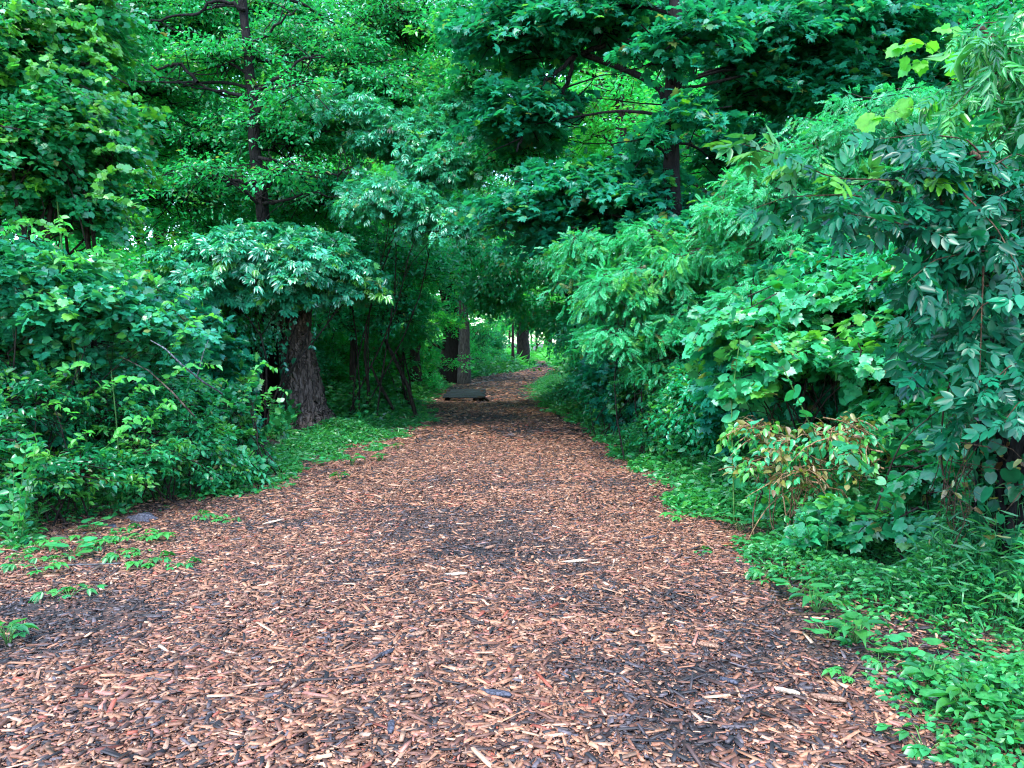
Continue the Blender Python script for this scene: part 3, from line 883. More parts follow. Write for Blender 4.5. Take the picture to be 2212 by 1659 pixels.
plant('wilted_knotweed', 'patch of wilted yellow and brown leaves on dry stems among green weeds at right', 'weed', GB(1730, 6.9),
      [(1630, 930, 6.7, 60, 40, .3), (1700, 970, 6.5, 70, 50, .35), (1790, 940, 6.4, 80, 50, .35), (1740, 1030, 6.3, 90, 50, .3), (1640, 1010, 6.6, 50, 45, .3), (1860, 990, 6.2, 60, 60, .3), (1850, 920, 6.4, 60, 40, .3)],
      'mid', 'pale', .07, den=22, m=12, L=.26, parts=('stem', 'foliage'), tr=.007, bark='straw', nstem=3, wiltfr=.38, droop=.5, hang=.8, lime=.6, limefr=.5)
plant('leafy_shrub', 'dark low shrub along the right trail edge beneath the feathery foliage', 'shrub', GB(1330, 14.5),
      [(1310, 825, 15.5, 70, 35, .6), (1400, 835, 13.5, 80, 45, .5), (1510, 865, 11.5, 90, 45, .5), (1590, 850, 10.2, 80, 55, .5), (1500, 820, 11, 90, 50, .5), (1235, 850, 19, 50, 30, .6), (1310, 800, 21, 60, 40, .8)],
      'mid', 'deep', .08, den=19, m=30, L=.34, parts=('stem', 'foliage'), tr=.01, nstem=3)
plant('leafy_shrub', 'dense shrub at the inside of the trail bend below the drooping sapling', 'shrub', GB(1290, 26),
      [(1310, 760, 26, 60, 45, .9), (1290, 815, 27, 50, 25, .9), (1300, 700, 25, 70, 60, 1.2), (1340, 780, 24, 80, 60, 1.1)],
      'mid', 'oak', .15, den=8, m=24, L=.5, parts=('stem', 'foliage'), tr=.03, nstem=3)


# ---- the near ash branches, leafy branches along given curves
def branched(name, label, cat, base, main, kids, kind, mat, size, step, r=.02, parts=('trunk', 'foliage'), bark='twig', kr=.006, **kw):
    t = thing(name, label, cat, base)
    fo, st = MB(), MB()
    for mpts in main:
        mp_ = np.array(mpts)
        q = np.linspace(0, len(mp_) - 1, len(mp_) * 4)
        pp = np.stack([np.interp(q, np.arange(len(mp_)), mp_[:, i]) for i in range(3)], 1)
        tube(st, pp, np.linspace(r, r * .5, len(pp)), 7, .05)
    for k in kids:
        pts, opt = (k[0], k[1]) if isinstance(k, tuple) else (k, {})
        o = dict(kw); o.update(opt)
        leafy(fo, st, pts, kr, o.pop('kind', kind), o.pop('size', size), o.pop('step', step), **o)
    st.build(parts[0], M[bark], t, base)
    fo.build(parts[1], M[mat], t, base)
    return t


def twigset(roots, n, ln, D, dirs, dz=-.1, bend=-.3):
    out = []
    for _ in range(n):
        a = roots[rng.integers(len(roots))] + rng.normal(0, .08, 3)
        d = nrm(np.array([rng.uniform(*dirs[0]), rng.uniform(*dirs[1]), rng.uniform(*dirs[2])]))
        l = ln * rng.uniform(.6, 1.25)
        p1 = a + d * l * .5; p2 = a + d * l + np.array([0, 0, bend * l])
        out.append([a, p1, p2])
    return out


ab = np.array([3.75, 4.6, float(gz(3.75, 4.6)) - .03])
mainA = [ab, P(2380, 900, 4.7), P(2330, 600, 4.6), P(2230, 420, 4.5), P(2100, 330, 4.3)]
roots = [P(2330, 600, 4.6), P(2280, 500, 4.6), P(2230, 420, 4.5), P(2150, 370, 4.4), P(2100, 330, 4.3), P(2050, 420, 4.3), P(1980, 440, 4.3), P(2120, 520, 4.4), P(2200, 560, 4.4)]
kids = [([P(2150, 370, 4.4), P(1950, 390, 4.2), P(1800, 385, 4.1), P(1670, 330, 4.0), P(1600, 310, 4.0)], dict(lime=.35, hang=.2)),
        [P(2100, 470, 4.4), P(1960, 440, 4.2), P(1830, 420, 4.1), P(1700, 425, 4.1), P(1630, 450, 4.1)],
        [P(2200, 520, 4.4), P(2050, 500, 4.2), P(1930, 480, 4.1), P(1830, 460, 4.0)],
        [P(2230, 560, 4.4), P(2120, 540, 4.2), P(2020, 560, 4.1), P(1960, 610, 4.1)],
        [P(2300, 620, 4.4), P(2200, 620, 4.2), P(2120, 660, 4.1), P(2080, 720, 4.1)],
        [P(2330, 760, 4.3), P(2250, 770, 4.1), P(2180, 790, 4.0), P(2130, 840, 4.0)],
        [P(2330, 840, 4.2), P(2260, 850, 4.0), P(2200, 870, 3.9), P(2170, 910, 3.9)],
        [P(2180, 400, 4.4), P(2090, 300, 4.3), P(2000, 290, 4.2), P(1900, 300, 4.2)]]
kids += twigset(roots, 30, .45, 4.4, ((-1, .3), (-.5, .4), (-.3, .35)))
kids += twigset([P(2150, 600, 4.3), P(2200, 680, 4.3), P(2240, 760, 4.3), P(2120, 560, 4.3), P(2230, 480, 4.4), P(2080, 520, 4.2)], 12, .42, 4.3, ((-1, .2), (-.6, .1), (-.5, .1)), bend=-.5)
branched('ash_sapling', 'nearest sapling with large glossy blue green leaflets reaching in from the right edge', 'sapling', ab, [mainA], kids,
         'ash_fine', 'blue', .20, .062, r=.03, hang=.5)
tb = GB(2235, 4.9)
def wrap(fo, st):
    n = 900
    th = rng.uniform(0, 6.28, n); z = rng.uniform(.2, 2.7, n)
    c = tb + np.stack([np.cos(th) * .3 - .03 * z, np.sin(th) * .3, z], 1) + .07 * rng.standard_normal((n, 3))
    put(fo, 'round', c, np.stack([.5 * rng.standard_normal(n), .4 * rng.standard_normal(n), 0 * th - 1], 1), np.stack([np.cos(th), np.sin(th), .4 + 0 * th], 1) + .4 * rng.standard_normal((n, 3)), .085 * rng.uniform(.5, 1.3, n), .05)
    for _ in range(16):
        a = rng.uniform(0, 6.28)
        q = np.linspace(0, 2.3, 12)
        tube(st, tb + np.stack([np.cos(a + q * .4) * .26 - .03 * q, np.sin(a + q * .4) * .26, q], 1) + .02 * rng.standard_normal((12, 3)), np.full(12, rng.uniform(.008, .022)), 5)
plant('vine_covered_trunk', 'dark trunk wrapped in round leaved vines at the right edge', 'tree', tb, [(2300, 560, 5.0, 70, 60, .4)], 'round', 'blue', .09, den=16, m=16, L=.35,
      tr=.22, bark='bark_black', trunk_pts=[tb, tb + [-.03, 0, .8], tb + [-.06, .02, 1.6], tb + [-.08, .05, 2.4]], extra=wrap)
vb = np.array([4.1, 5.2, float(gz(4.1, 5.2)) - .03])
mainB = [vb, P(2400, 600, 5.3), P(2330, 300, 5.2), P(2230, 150, 5.0), P(2120, 60, 4.9)]
kids = [[P(2250, 120, 5.0), P(2200, 70, 4.9), P(2150, 50, 4.9)], [P(2260, 170, 5), P(2180, 200, 4.9), P(2130, 270, 4.9)], [P(2300, 260, 5), P(2200, 260, 4.9), P(2120, 330, 4.9)],
        [P(2230, 150, 5), P(2130, 160, 4.9), P(2050, 240, 4.8)], [P(2300, 330, 5), P(2220, 330, 4.9), P(2170, 400, 4.9)], [P(2300, 60, 5), P(2240, 20, 4.9), P(2190, 30, 4.9)]]
kids += twigset([P(2230, 150, 5), P(2290, 230, 5.1), P(2330, 300, 5.2), P(2200, 90, 5)], 16, .5, 5, ((-1, .2), (-.4, .4), (-.3, .4)))
branched('sumac_sapling', 'sapling with long narrow hanging leaflets in the upper right corner', 'sapling', vb, [mainB], kids, 'narrow', 'vine', .24, .06, r=.03, hang=1.2, lime=.15)
gb = np.array([3.95, 6.2, float(gz(3.95, 6.2)) - .03])
kids = [[P(2230, 260, 5.6), P(2120, 170, 5.4), P(2040, 120, 5.3), P(1960, 140, 5.3)], [P(2200, 280, 5.6), P(2060, 230, 5.4), P(1960, 230, 5.3), P(1880, 260, 5.3)],
        [P(2180, 150, 5.5), P(2100, 80, 5.4), P(2050, 60, 5.4)], [P(2120, 300, 5.5), P(2020, 290, 5.4), P(1950, 330, 5.4)], [P(2040, 120, 5.3), P(1990, 90, 5.3), P(1940, 100, 5.2)]]
branched('grapevine_shoots', 'thin curling lime green vine shoots at the upper right above the ash leaves', 'vine', gb,
         [[gb, P(2300, 700, 6), P(2260, 420, 5.8), P(2230, 260, 5.6)]], kids, 'grape', 'backlit', .115, .12, r=.014, parts=('stem', 'foliage'), bark='stemg', lime=.7, kr=.004)
# lime shoots over the left vine wall
lb = GB(200, 8.3)
kids = []
for u, v, u2, v2 in [(170, 100, 245, 150), (150, 200, 310, 235), (60, 60, 200, 60), (100, 270, 250, 290), (180, 420, 310, 450), (200, 380, 300, 370), (20, 480, 140, 500), (120, 150, 230, 175), (200, 330, 290, 320)]:
    kids.append([P(u, v, 7.9), P((u + u2) / 2, (v + v2) / 2 - 12, 7.6), P(u2, v2, 7.4)])
kids += twigset([P(u, v, 7.8) for u, v in ((100, 60), (150, 150), (190, 230), (60, 200), (120, 300), (180, 400), (210, 460), (40, 90), (150, 20))], 16, .55, 8, ((-.2, 1), (-.7, .1), (-.5, .5)), bend=-.2)
branched('grapevine_shoots', 'lime green vine shoots sticking out of the dark vine wall at upper left', 'vine', lb, [[lb, P(150, 700, 8.2), P(120, 400, 8.1), P(110, 200, 8.0)]], kids,
         'grape', 'vine', .065, .06, r=.014, parts=('stem', 'foliage'), bark='stemg', lime=.55, kr=.004, spread=.8)
lb = GB(260, 8.0)
kids = []
for u, v in [(30, 500), (110, 530), (190, 580), (270, 620), (350, 680), (60, 560), (150, 610), (400, 730), (470, 880), (430, 840), (560, 830), (590, 870), (380, 800), (300, 850), (220, 830), (130, 820), (60, 900), (170, 960), (260, 940), (350, 900)]:
    D_ = 7.3 if u < 300 else 7.7 if u < 420 else 9.6
    k_ = D_ / FD
    a = P(u - 40, v + 40, D_ + .3); b_ = P(u + rng.uniform(0, 60), v - rng.uniform(10, 70), D_ - .1)
    kids.append([a, (a + b_) / 2 + [0, 0, .06], b_, b_ + [rng.uniform(.05, .2), -.05, -rng.uniform(0, .15)]])
branched('trailing_vine_shoots', 'loose bright shoots with small leaves poking out of the left brambles', 'vine', lb, [[lb, P(250, 900, 8.0), P(240, 800, 8.0)]], kids, 'mid', 'backlit', .085, .07,
         r=.01, parts=('stem', 'foliage'), bark='stemg', lime=.25, kr=.004)
# tall burdock-like weeds in front of the right bank
for k, (u, vt, vb_, D_, lab) in enumerate([(1580, 725, 1000, 7.3, 'tall hairy stemmed weed with a leafy tip standing left of the wilted patch'),
                                           (1800, 790, 1130, 6.4, 'tall weed stem leaning left with broad leaves in front of the wilted patch'),
                                           (1960, 960, 1180, 5.6, 'arching weed with broad toothed leaves right of the wilted patch')]):
    bb = GB(u + 10, D_)
    top = P(u + (20 if k == 0 else -110 if k == 1 else -140), vt, D_ - .2)
    md = P(u + (0 if k == 0 else -30), (vt + vb_) / 2, D_ - .1)
    branched('tall_weed', lab, 'weed', bb, [[bb, md, top]], [[md, (md + top) / 2, top], [bb + (md - bb) * .3, bb + (md - bb) * .7, md]], 'round', 'pale', .105, .10, r=.008, parts=('stem', 'foliage'), bark='stemg', hang=.35)


# ---- background woods -------------------------------------------
def make_bg(H, R, seed, mat, size, nb, tr, kind='lo'):
    t = thing('forest_tree', 'x', 'tree', (0, 0, 0), 'trees of the woods behind')
    fo, st = MB(), MB()
    n = 10
    zz = np.linspace(0, H * .9, n)
    pp = np.stack([.25 * np.sin(zz * .35 + seed), .2 * np.cos(zz * .3 + seed), zz], 1)
    pp[:, :2] -= pp[0, :2]
    rr = np.linspace(tr, tr * .25, n); rr[0] *= 1.4
    tube(st, pp, rr, 10, .06)
    for i in range(nb):
        z = H * (.12 + .86 * (i + .5) / nb)
        a = rng.uniform(0, 6.28)
        rad = R * (.35 + .65 * math.sin(math.pi * min(1, .25 + .72 * (i + .5) / nb))) * rng.uniform(.35, .75)
        c = np.array([rad * math.cos(a), rad * math.sin(a), z])
        Rr = np.array([R * .42, R * .42, R * .24]) * rng.uniform(.8, 1.25)
        a0 = pp[int(np.clip((z - 1) / (H * .9) * n, 1, n - 2))]
        tube(st, curve(a0, c, 6, .06, .03), np.linspace(tr * .4, tr * .12, 6), 5)
        blobcrown(fo, st, [(c, Rr, 1)], kind, size, 1.3, 34, 1.1, .45, .6, .1, 0, .012, 1 if i % 2 else 0, dict(droop=.3, thick=.06))
    st.build('trunk', M['bark'], t); fo.build('crown', M[mat], t)
    return t


def copy_tree(o):
    c = o.copy(); COL.objects.link(c)
    for ch in o.children:
        d = ch.copy(); COL.objects.link(d); d.parent = c
        d.matrix_parent_inverse = ch.matrix_parent_inverse.copy()
    return c


protos = [make_bg(17, 4.2, 1, 'woods', .19, 17, .24), make_bg(15, 3.8, 3, 'woods_dark', .18, 15, .2), make_bg(19, 4.6, 5, 'backlit', .20, 18, .26), make_bg(9, 3.2, 7, 'woods', .15, 12, .12)]  # third tree takes the leaf colour with backlight painted in
KN = ['tall mid green tree', 'tall dark green tree', 'tall yellow green tree', 'short bushy tree']
spots = []
# (u at depth, D, proto, scale)
for u, D_, k, s in [(-150, 17, 1, .8), (120, 20, 0, .9), (330, 24, 2, .9), (560, 26, 2, .8), (760, 27, 2, .8), (900, 30, 0, .85), (450, 33, 1, 1.0), (150, 30, 1, 1), (-80, 25, 0, 1), (680, 37, 2, 1.1), (960, 42, 0, 1), (830, 36, 3, 1.1),
                    (1000, 56, 1, 1.2), (960, 66, 2, 1.2), (900, 52, 2, 1.2), (300, 42, 1, 1.2), (600, 48, 1, 1.0), (0, 40, 1, 1.2), (750, 60, 1, 1.0),
                    (1330, 24, 2, .95), (1420, 30, 2, 1.05), (1400, 34, 1, .95), (1560, 20, 1, .9), (1720, 21, 1, .95), (1900, 18, 1, .9), (2100, 16, 1, .85), (2300, 15, 1, .8), (1640, 27, 0, 1.1), (1850, 27, 1, 1.1), (2050, 25, 1, 1.1), (1500, 38, 0, 1.2), (1750, 38, 1, 1.3), (2250, 24, 1, 1.1), (1360, 46, 1, 1.2), (1350, 62, 1, 1.25), (2000, 40, 1, 1.3),
                    (980, 95, 1, 1.3), (1080, 135, 2, 1.5), (1180, 140, 2, 1.5), (1300, 120, 0, 1.5), (1400, 90, 1, 1.5), (850, 90, 1, 1.5), (1250, 110, 3, 1.6), (1150, 126, 3, 1.4), (1100, 112, 3, 1.4), (1190, 130, 2, 1.2), (1215, 118, 3, 1.3), (1125, 150, 2, 1.6), (1118, 100, 3, 1.5), (1212, 102, 3, 1.5), (1160, 110, 3, 1.6), (1060, 118, 2, 1.3),
                    (700, 23, 3, .8), (500, 22, 3, .8), (250, 17, 3, .8), (20, 14, 3, .75), (930, 33, 3, .8), (1380, 19, 3, .85), (1560, 16, 3, .85), (1800, 15, 3, .8), (1000, 75, 3, 1.2), (1010, 48, 3, .9), (1400, 42, 3, 1.0), (1430, 34, 3, .95)]:
    spots.append((u, D_, k, s))
used = set()
for i, (u, D_, k, s) in enumerate(spots):
    if k in used:
        o = copy_tree(protos[k])
    else:
        o = protos[k]; used.add(k)
    g = GB(u, D_)
    o.location = g
    o.rotation_euler = (0, 0, rng.uniform(0, 6.28))
    o.scale = (s, s, s * rng.uniform(.92, 1.08))
    side = 'left of the trail' if u < 1080 else 'right of the trail'
    dep = 'close behind the thicket' if D_ < 22 else 'in the middle of the woods' if D_ < 45 else 'deep in the woods' if D_ < 85 else 'beyond the bright clearing'
    o['label'] = f'{KN[k]} {dep} {side}'
    o['group'] = 'trees in the woods behind the thickets'

# understory shrubs standing in the woods on both sides
def make_shrub(H, R, mat, kind, size, seed):
    t = thing('understory_shrub', 'x', 'shrub', (0, 0, 0), 'x')
    fo, st = MB(), MB()
    for i in range(9):
        a = i * 2.4 + seed; r = R * rng.uniform(.1, .7)
        c = np.array([r * math.cos(a), r * math.sin(a), H * (.18 + .75 * i / 9)])
        tube(st, curve((rng.normal(0, .1), rng.normal(0, .1), -.1), c, 7, .05, .04), np.linspace(.02, .006, 7), 5)
        d = rng.standard_normal((70, 3)); d = nrm(d)
        A = c + d * np.array([R * .5, R * .5, H * .2]) * rng.uniform(.3, 1, (70, 1)) ** .5
        A[:, 2] = np.maximum(A[:, 2], .05)
        O = nrm(d * np.array([1, 1, .4]) + .3 * rng.standard_normal((70, 3)))
        sprays(fo, st, A - O * .2, O, .5 * rng.uniform(.6, 1.3, 70), 36, kind, size, droop=.35, tw=.005, lime=.4 * (rng.uniform(0, 1, 70) < .08))
    st.build('stem', M['bark'], t); fo.build('foliage', M[mat], t)
    return t


shr = [make_shrub(2.3, 1.5, 'woods_dark', 'mid', .09, 1), make_shrub(3.0, 1.6, 'woods', 'mid', .095, 2), make_shrub(1.6, 1.5, 'vine', 'mid', .10, 3), make_shrub(2.6, 1.7, 'maple', 'maple', .13, 4)]
SN = ['dark green rounded shrub', 'tall mid green shrub', 'low spreading shrub', 'maple leaved shrub']
sspots = [(-20, 10.5, 1), (110, 11, 0), (230, 10.5, 2), (330, 11.5, 3), (-120, 9.6, 0), (50, 13, 3), (200, 14, 1), (380, 15, 1), (500, 19, 0), (620, 19.5, 0), (300, 18, 0), (100, 17, 0), (-100, 15, 1),
          (720, 21, 1), (740, 25, 0), (680, 26, 3), (560, 24, 1), (860, 31, 1), (900, 46, 0), (960, 52, 1), (1050, 58, 0), (1020, 70, 0), (450, 23, 0), (350, 25, 3), (200, 22, 1), (0, 21, 0),
          (1350, 17.5, 0), (1450, 14.5, 3), (1540, 13, 0), (1640, 12, 3), (1750, 11.5, 1), (1870, 11, 0), (1990, 10.5, 3), (2110, 10, 1), (2230, 9.6, 0), (2340, 9, 3), (2200, 12.5, 1), (2000, 14, 0), (1800, 15, 1), (1620, 17, 1), (1480, 19, 0), (1400, 24, 1),
          (1320, 22, 0), (1340, 28, 1), (1350, 33, 0), (1330, 40, 1), (1310, 50, 0), (2150, 7.6, 0), (2290, 7.6, 3), (2050, 8.3, 2), (1930, 8.8, 0), (1800, 9.4, 3), (1680, 10.2, 0), (1560, 11.2, 2), (1600, 24, 0), (1900, 20, 1), (2150, 17, 0)]
used = set()
for i, (u, D_, k) in enumerate(sspots):
    o = copy_tree(shr[k]) if k in used else shr[k]
    used.add(k)
    s = rng.uniform(.85, 1.15) * (1.3 if D_ > 28 else 1.0)
    o.location = GB(u, D_); o.rotation_euler = (0, 0, rng.uniform(0, 6.28)); o.scale = (s, s, s)
    side = 'left of the trail' if u < 1080 else 'right of the trail'
    dep = 'right behind the front thicket' if D_ < 12.8 else 'under the first trees' if D_ < 20 else 'halfway along the trail' if D_ < 35 else 'near the far bend'
    o['label'] = f'{SN[k]} {dep} {side}'
    o['group'] = 'understory shrubs in the woods'

# far trunks beside the bend
for u, v, D_, r, bk, lab in [(978, 803, 40, .36, 'bark_black', 'thick dark trunk beside the pale grey trunk at the far bend'), (1003, 803, 39, .27, 'bark_mid', 'pale grey trunk at the far bend left of the trail'),
                             (1108, 790, 60, .10, 'bark', 'thin straight dark pole trunk near the far end of the trail'), (1130, 785, 66, .5, 'bark', 'broad dark trunk against the bright clearing at the trail end')]:
    g = GB(u, D_)
    plant('mature_tree', lab, 'tree', g, [(u - 40, 480, D_, 150, 90, 3), (u + 30, 560, D_ + 1, 120, 60, 2.5), (u - 10, 350, D_, 140, 90, 3)], 'lo', 'deep', .24, den=1.5, m=24, L=1.2,
          tr=r, bark=bk, trunk_pts=[g, P(u, 700, D_), P(u - 8, 560, D_), P(u - 12, 400, D_), P(u - 5, 250, D_)], tw=.012)
g = GB(1430, 32)
plant('forest_tree', 'tree with sunny yellow green leaves glowing behind the crossing boughs', 'tree', g, [(1265, 110, 32, 100, 80, 2), (1255, 240, 32, 90, 80, 2), (1300, 330, 32, 90, 50, 2), (1340, 180, 32.5, 80, 90, 2)], 'mid', 'backlit', .17, den=6, m=30, L=1.1,  # glow comes from the leaf colour, painted as if backlit
      tr=.18, trunk_pts=[g, P(1425, 500, 32), P(1410, 250, 32), P(1400, 60, 32)], tw=.01)
g = GB(1560, 22)
plant('mature_tree', 'brown grey trunk standing in the shade behind the maple', 'tree', g, [(1600, 150, 22, 160, 90, 2), (1500, 60, 22, 160, 90, 2)], 'mid', 'deep', .18, den=3, m=24, L=.9,
      tr=.26, bark='bark_grey', trunk_pts=[g, P(1555, 500, 22), P(1552, 250, 22), P(1558, 100, 22), P(1560, -60, 22)])


# leaning poles left of the trail
def stick(name, label, cat, pts, r, mat, k=7):
    pts = np.array(pts)
    mb = MB()
    n = len(pts); q = np.linspace(0, n - 1, n * 4)
    pp = np.stack([np.interp(q, np.arange(n), pts[:, i]) for i in range(3)], 1)
    tube(mb, pp, np.interp(q, np.arange(n), r), k, .06)
    o = mb.build(name, M[mat], None, tuple(pts[0]), True)
    return tag(o, label, cat)


def on(u, v, dz=.03):
    g = G(u, v); z = max(float(trail_z(g[0], g[1])), g[2]) if out_dist(g[0], g[1]) <= 0 else g[2]
    return np.array([g[0], g[1], z + dz])


stick('leaning_pole', 'longest dark pole leaning left at the edge of the trail', 'dead branch', [P(900, 905, 19), P(880, 832, 19), P(852, 775, 19), P(820, 712, 19)], [.05, .05, .045, .03], 'bark')
stick('leaning_pole', 'short dark pole lying toward the grass below the longest pole', 'dead branch', [P(850, 885, 18.5), P(825, 840, 18.5), P(812, 815, 18.5), P(802, 790, 18.5)], [.04, .04, .035, .02], 'bark')
stick('dead_sapling', 'upright bare dark stem left of the leaning poles', 'dead branch', [P(798, 900, 18), P(795, 830, 18), P(788, 770, 18), P(792, 700, 18)], [.045, .04, .035, .02], 'bark')
stick('dead_branch', 'bleached pale branch slanting through the brambles left of the trail', 'dead branch', [P(480, 850, 8.6), P(440, 826, 8.0), P(395, 790, 7.7), P(355, 752, 7.6), P(325, 735, 7.6)], [.008, .010, .009, .007, .003], 'deadtwig')
stick('dead_branch', 'short bleached twig forking up from the pale slanting branch', 'dead branch', [P(425, 815, 7.9), P(432, 790, 7.85), P(438, 765, 7.8), P(450, 735, 7.8)], [.005, .005, .004, .002], 'deadtwig')
stick('dead_branch', 'brown dead stem slanting down through the left brambles', 'dead branch', [P(260, 770, 8.0), P(320, 800, 7.9), P(370, 845, 7.8), P(420, 900, 7.9)], [.004, .006, .008, .010], 'bark_red')
stick('fallen_stick', 'long grey stick lying in the weeds at the lower right', 'stick', [on(1930, 1470, .035), on(1975, 1500, .04), on(2030, 1535, .04), on(2100, 1560, .03)], [.008, .013, .014, .009], 'bark_grey')
stick('fallen_stick', 'thin brown stick lying at the right trail edge', 'stick', [on(1690, 1345, .03), on(1760, 1348, .035), on(1840, 1342, .03)], [.005, .008, .004], 'twig')
stick('fallen_stick', 'pale stick lying across the far bend past the wooden bench', 'stick', [on(1015, 833, .05), on(1045, 828, .06), on(1068, 824, .05)], [.03, .03, .015], 'bark_grey')
stick('fallen_stick', 'long thin stick lying in the mulch at the left edge', 'stick', [on(60, 1240, .03), on(140, 1228, .03), on(260, 1222, .03)], [.004, .007, .004], 'bark_grey')


def slab(name, label, u, v, ln, wd, th, yaw, col_mat, pitch=.05):
    c = on(u, v, .02)
    mb = MB()
    n = 7
    t = np.linspace(-1, 1, n)
    prof = np.array([.35, .8, 1, .95, .9, .7, .25]) * rng.uniform(.85, 1.15, n)
    V = []
    for i in range(n):
        for sx, sz in ((-1, 0), (-.9, 1), (.1, 1.25), (.9, 1), (1, 0)):
            V.append((t[i] * ln / 2, sx * wd / 2 * prof[i] + .12 * wd * math.sin(t[i] * 2), sz * th * (.7 + .3 * prof[i]) + math.sin(t[i] * 1.5) * ln * pitch))
    V = np.array(V); c_, s_ = math.cos(yaw), math.sin(yaw)
    V = np.stack([V[:, 0] * c_ - V[:, 1] * s_, V[:, 0] * s_ + V[:, 1] * c_, V[:, 2]], 1)
    l, s = [], []
    for i in range(n - 1):
        for j in range(5):
            j2 = (j + 1) % 5
            l += [i * 5 + j, i * 5 + j2, i * 5 + 5 + j2, i * 5 + 5 + j]; s.append(4)
    l += [4, 3, 2, 1, 0] + [(n - 1) * 5 + j for j in range(5)]; s += [5, 5]
    mb.add(V + c, l, s)
    o = mb.build(name, M[col_mat], None, tuple(c))
    return tag(o, label, 'wood piece')


M['wood_pale'] = barkmat('split_wood_pale', (.42, .28, .18), (.72, .55, .40), 20, 1, .3, .7)
M['wood_dark'] = barkmat('wet_wood_dark', (.03, .032, .042), (.10, .10, .125), 18, 1, .3, .5)
M['wood_mid'] = barkmat('split_wood_brown', (.16, .08, .05), (.40, .23, .15), 20, 1, .3, .7)
for u, v, ln, wd, a, mt, lab in [
    (1240, 1225, .20, .03, -.15, 'wood_pale', 'long pale wood splinter in the middle of the trail'),
    (985, 1258, .16, .045, -.25, 'wood_pale', 'pale flat wood piece left of the long pale splinter'),
    (1073, 1520, .16, .05, -.7, 'wood_dark', 'dark bluish bark piece in the lower centre of the trail'),
    (1575, 1478, .11, .04, -1.1, 'wood_dark', 'dark bark piece in the lower right part of the trail'),
    (835, 1425, .09, .03, .6, 'wood_dark', 'small dark bark piece below the black bare patch'),
    (900, 1390, .10, .05, .2, 'wood_mid', 'brown bark flake near the black bare patch'),
    (1060, 1192, .10, .035, .5, 'wood_mid', 'brown wood flake in the centre of the trail above the pale splinter'),
    (1530, 1405, .13, .045, -.9, 'wood_mid', 'brown split piece right of the bark pieces'),
    (1400, 1170, .14, .02, .3, 'wood_dark', 'thin dark splinter on the right half of the trail'),
    (590, 1135, .20, .03, .5, 'wood_pale', 'pale splinter at the left side near the brambles'),
    (1790, 1515, .16, .05, -.8, 'wood_mid', 'wide brown split piece near the weeds at lower right'),
    (1700, 1500, .13, .03, -.9, 'wood_pale', 'slim tan splinter at lower right'),
    (430, 1300, .12, .035, .6, 'wood_mid', 'tan chip at the left below the seedlings'),
    (845, 1595, .09, .035, 1.5, 'wood_dark', 'dark upright bark bit near the bottom edge of the trail'),
    (1640, 1180, .10, .03, .1, 'wood_mid', 'brown splinter by the right trail edge')]:
    slab('wood_piece', lab, u, v, ln, wd, .014, a, mt)


# stone
def stone(u, v, r, label):
    g = on(u, v, 0)
    mb = MB()
    n, k = 14, 22
    V = []
    for i in range(n):
        ph = math.pi * (i + .5) / n
        for j in range(k):
            th = 2 * math.pi * j / k
            d = np.array([math.sin(ph) * math.cos(th), math.sin(ph) * math.sin(th), math.cos(ph)])
            q = r * (1 + .12 * math.sin(d[0] * 5 + 1) + .1 * math.sin(d[1] * 6 + d[2] * 4) + .05 * math.sin(d[0] * 13 + d[2] * 9))
            V.append(g + d * np.array([q * 1.25, q * .9, q * .55]))
    l, s = [], []
    for i in range(n - 1):
        for j in range(k):
            l += [i * k + j, i * k + k + j, i * k + k + (j + 1) % k, i * k + (j + 1) % k]; s.append(4)
    l += list(range(k)) + list(range((n - 1) * k, n * k))[::-1]; s += [k, k]
    mb.add(np.array(V), l, s)
    M.setdefault('stone', barkmat('grey_stone', (.045, .045, .06), (.15, .145, .17), 16, 1, .35, .8))
    return tag(mb.build('stone', M['stone'], None, tuple(g), True), label, 'stone')


stone(308, 1122, .12, 'rounded grey stone half buried at the edge of the left brambles')
stone(240, 1140, .06, 'small dark stone left of the rounded grey stone')


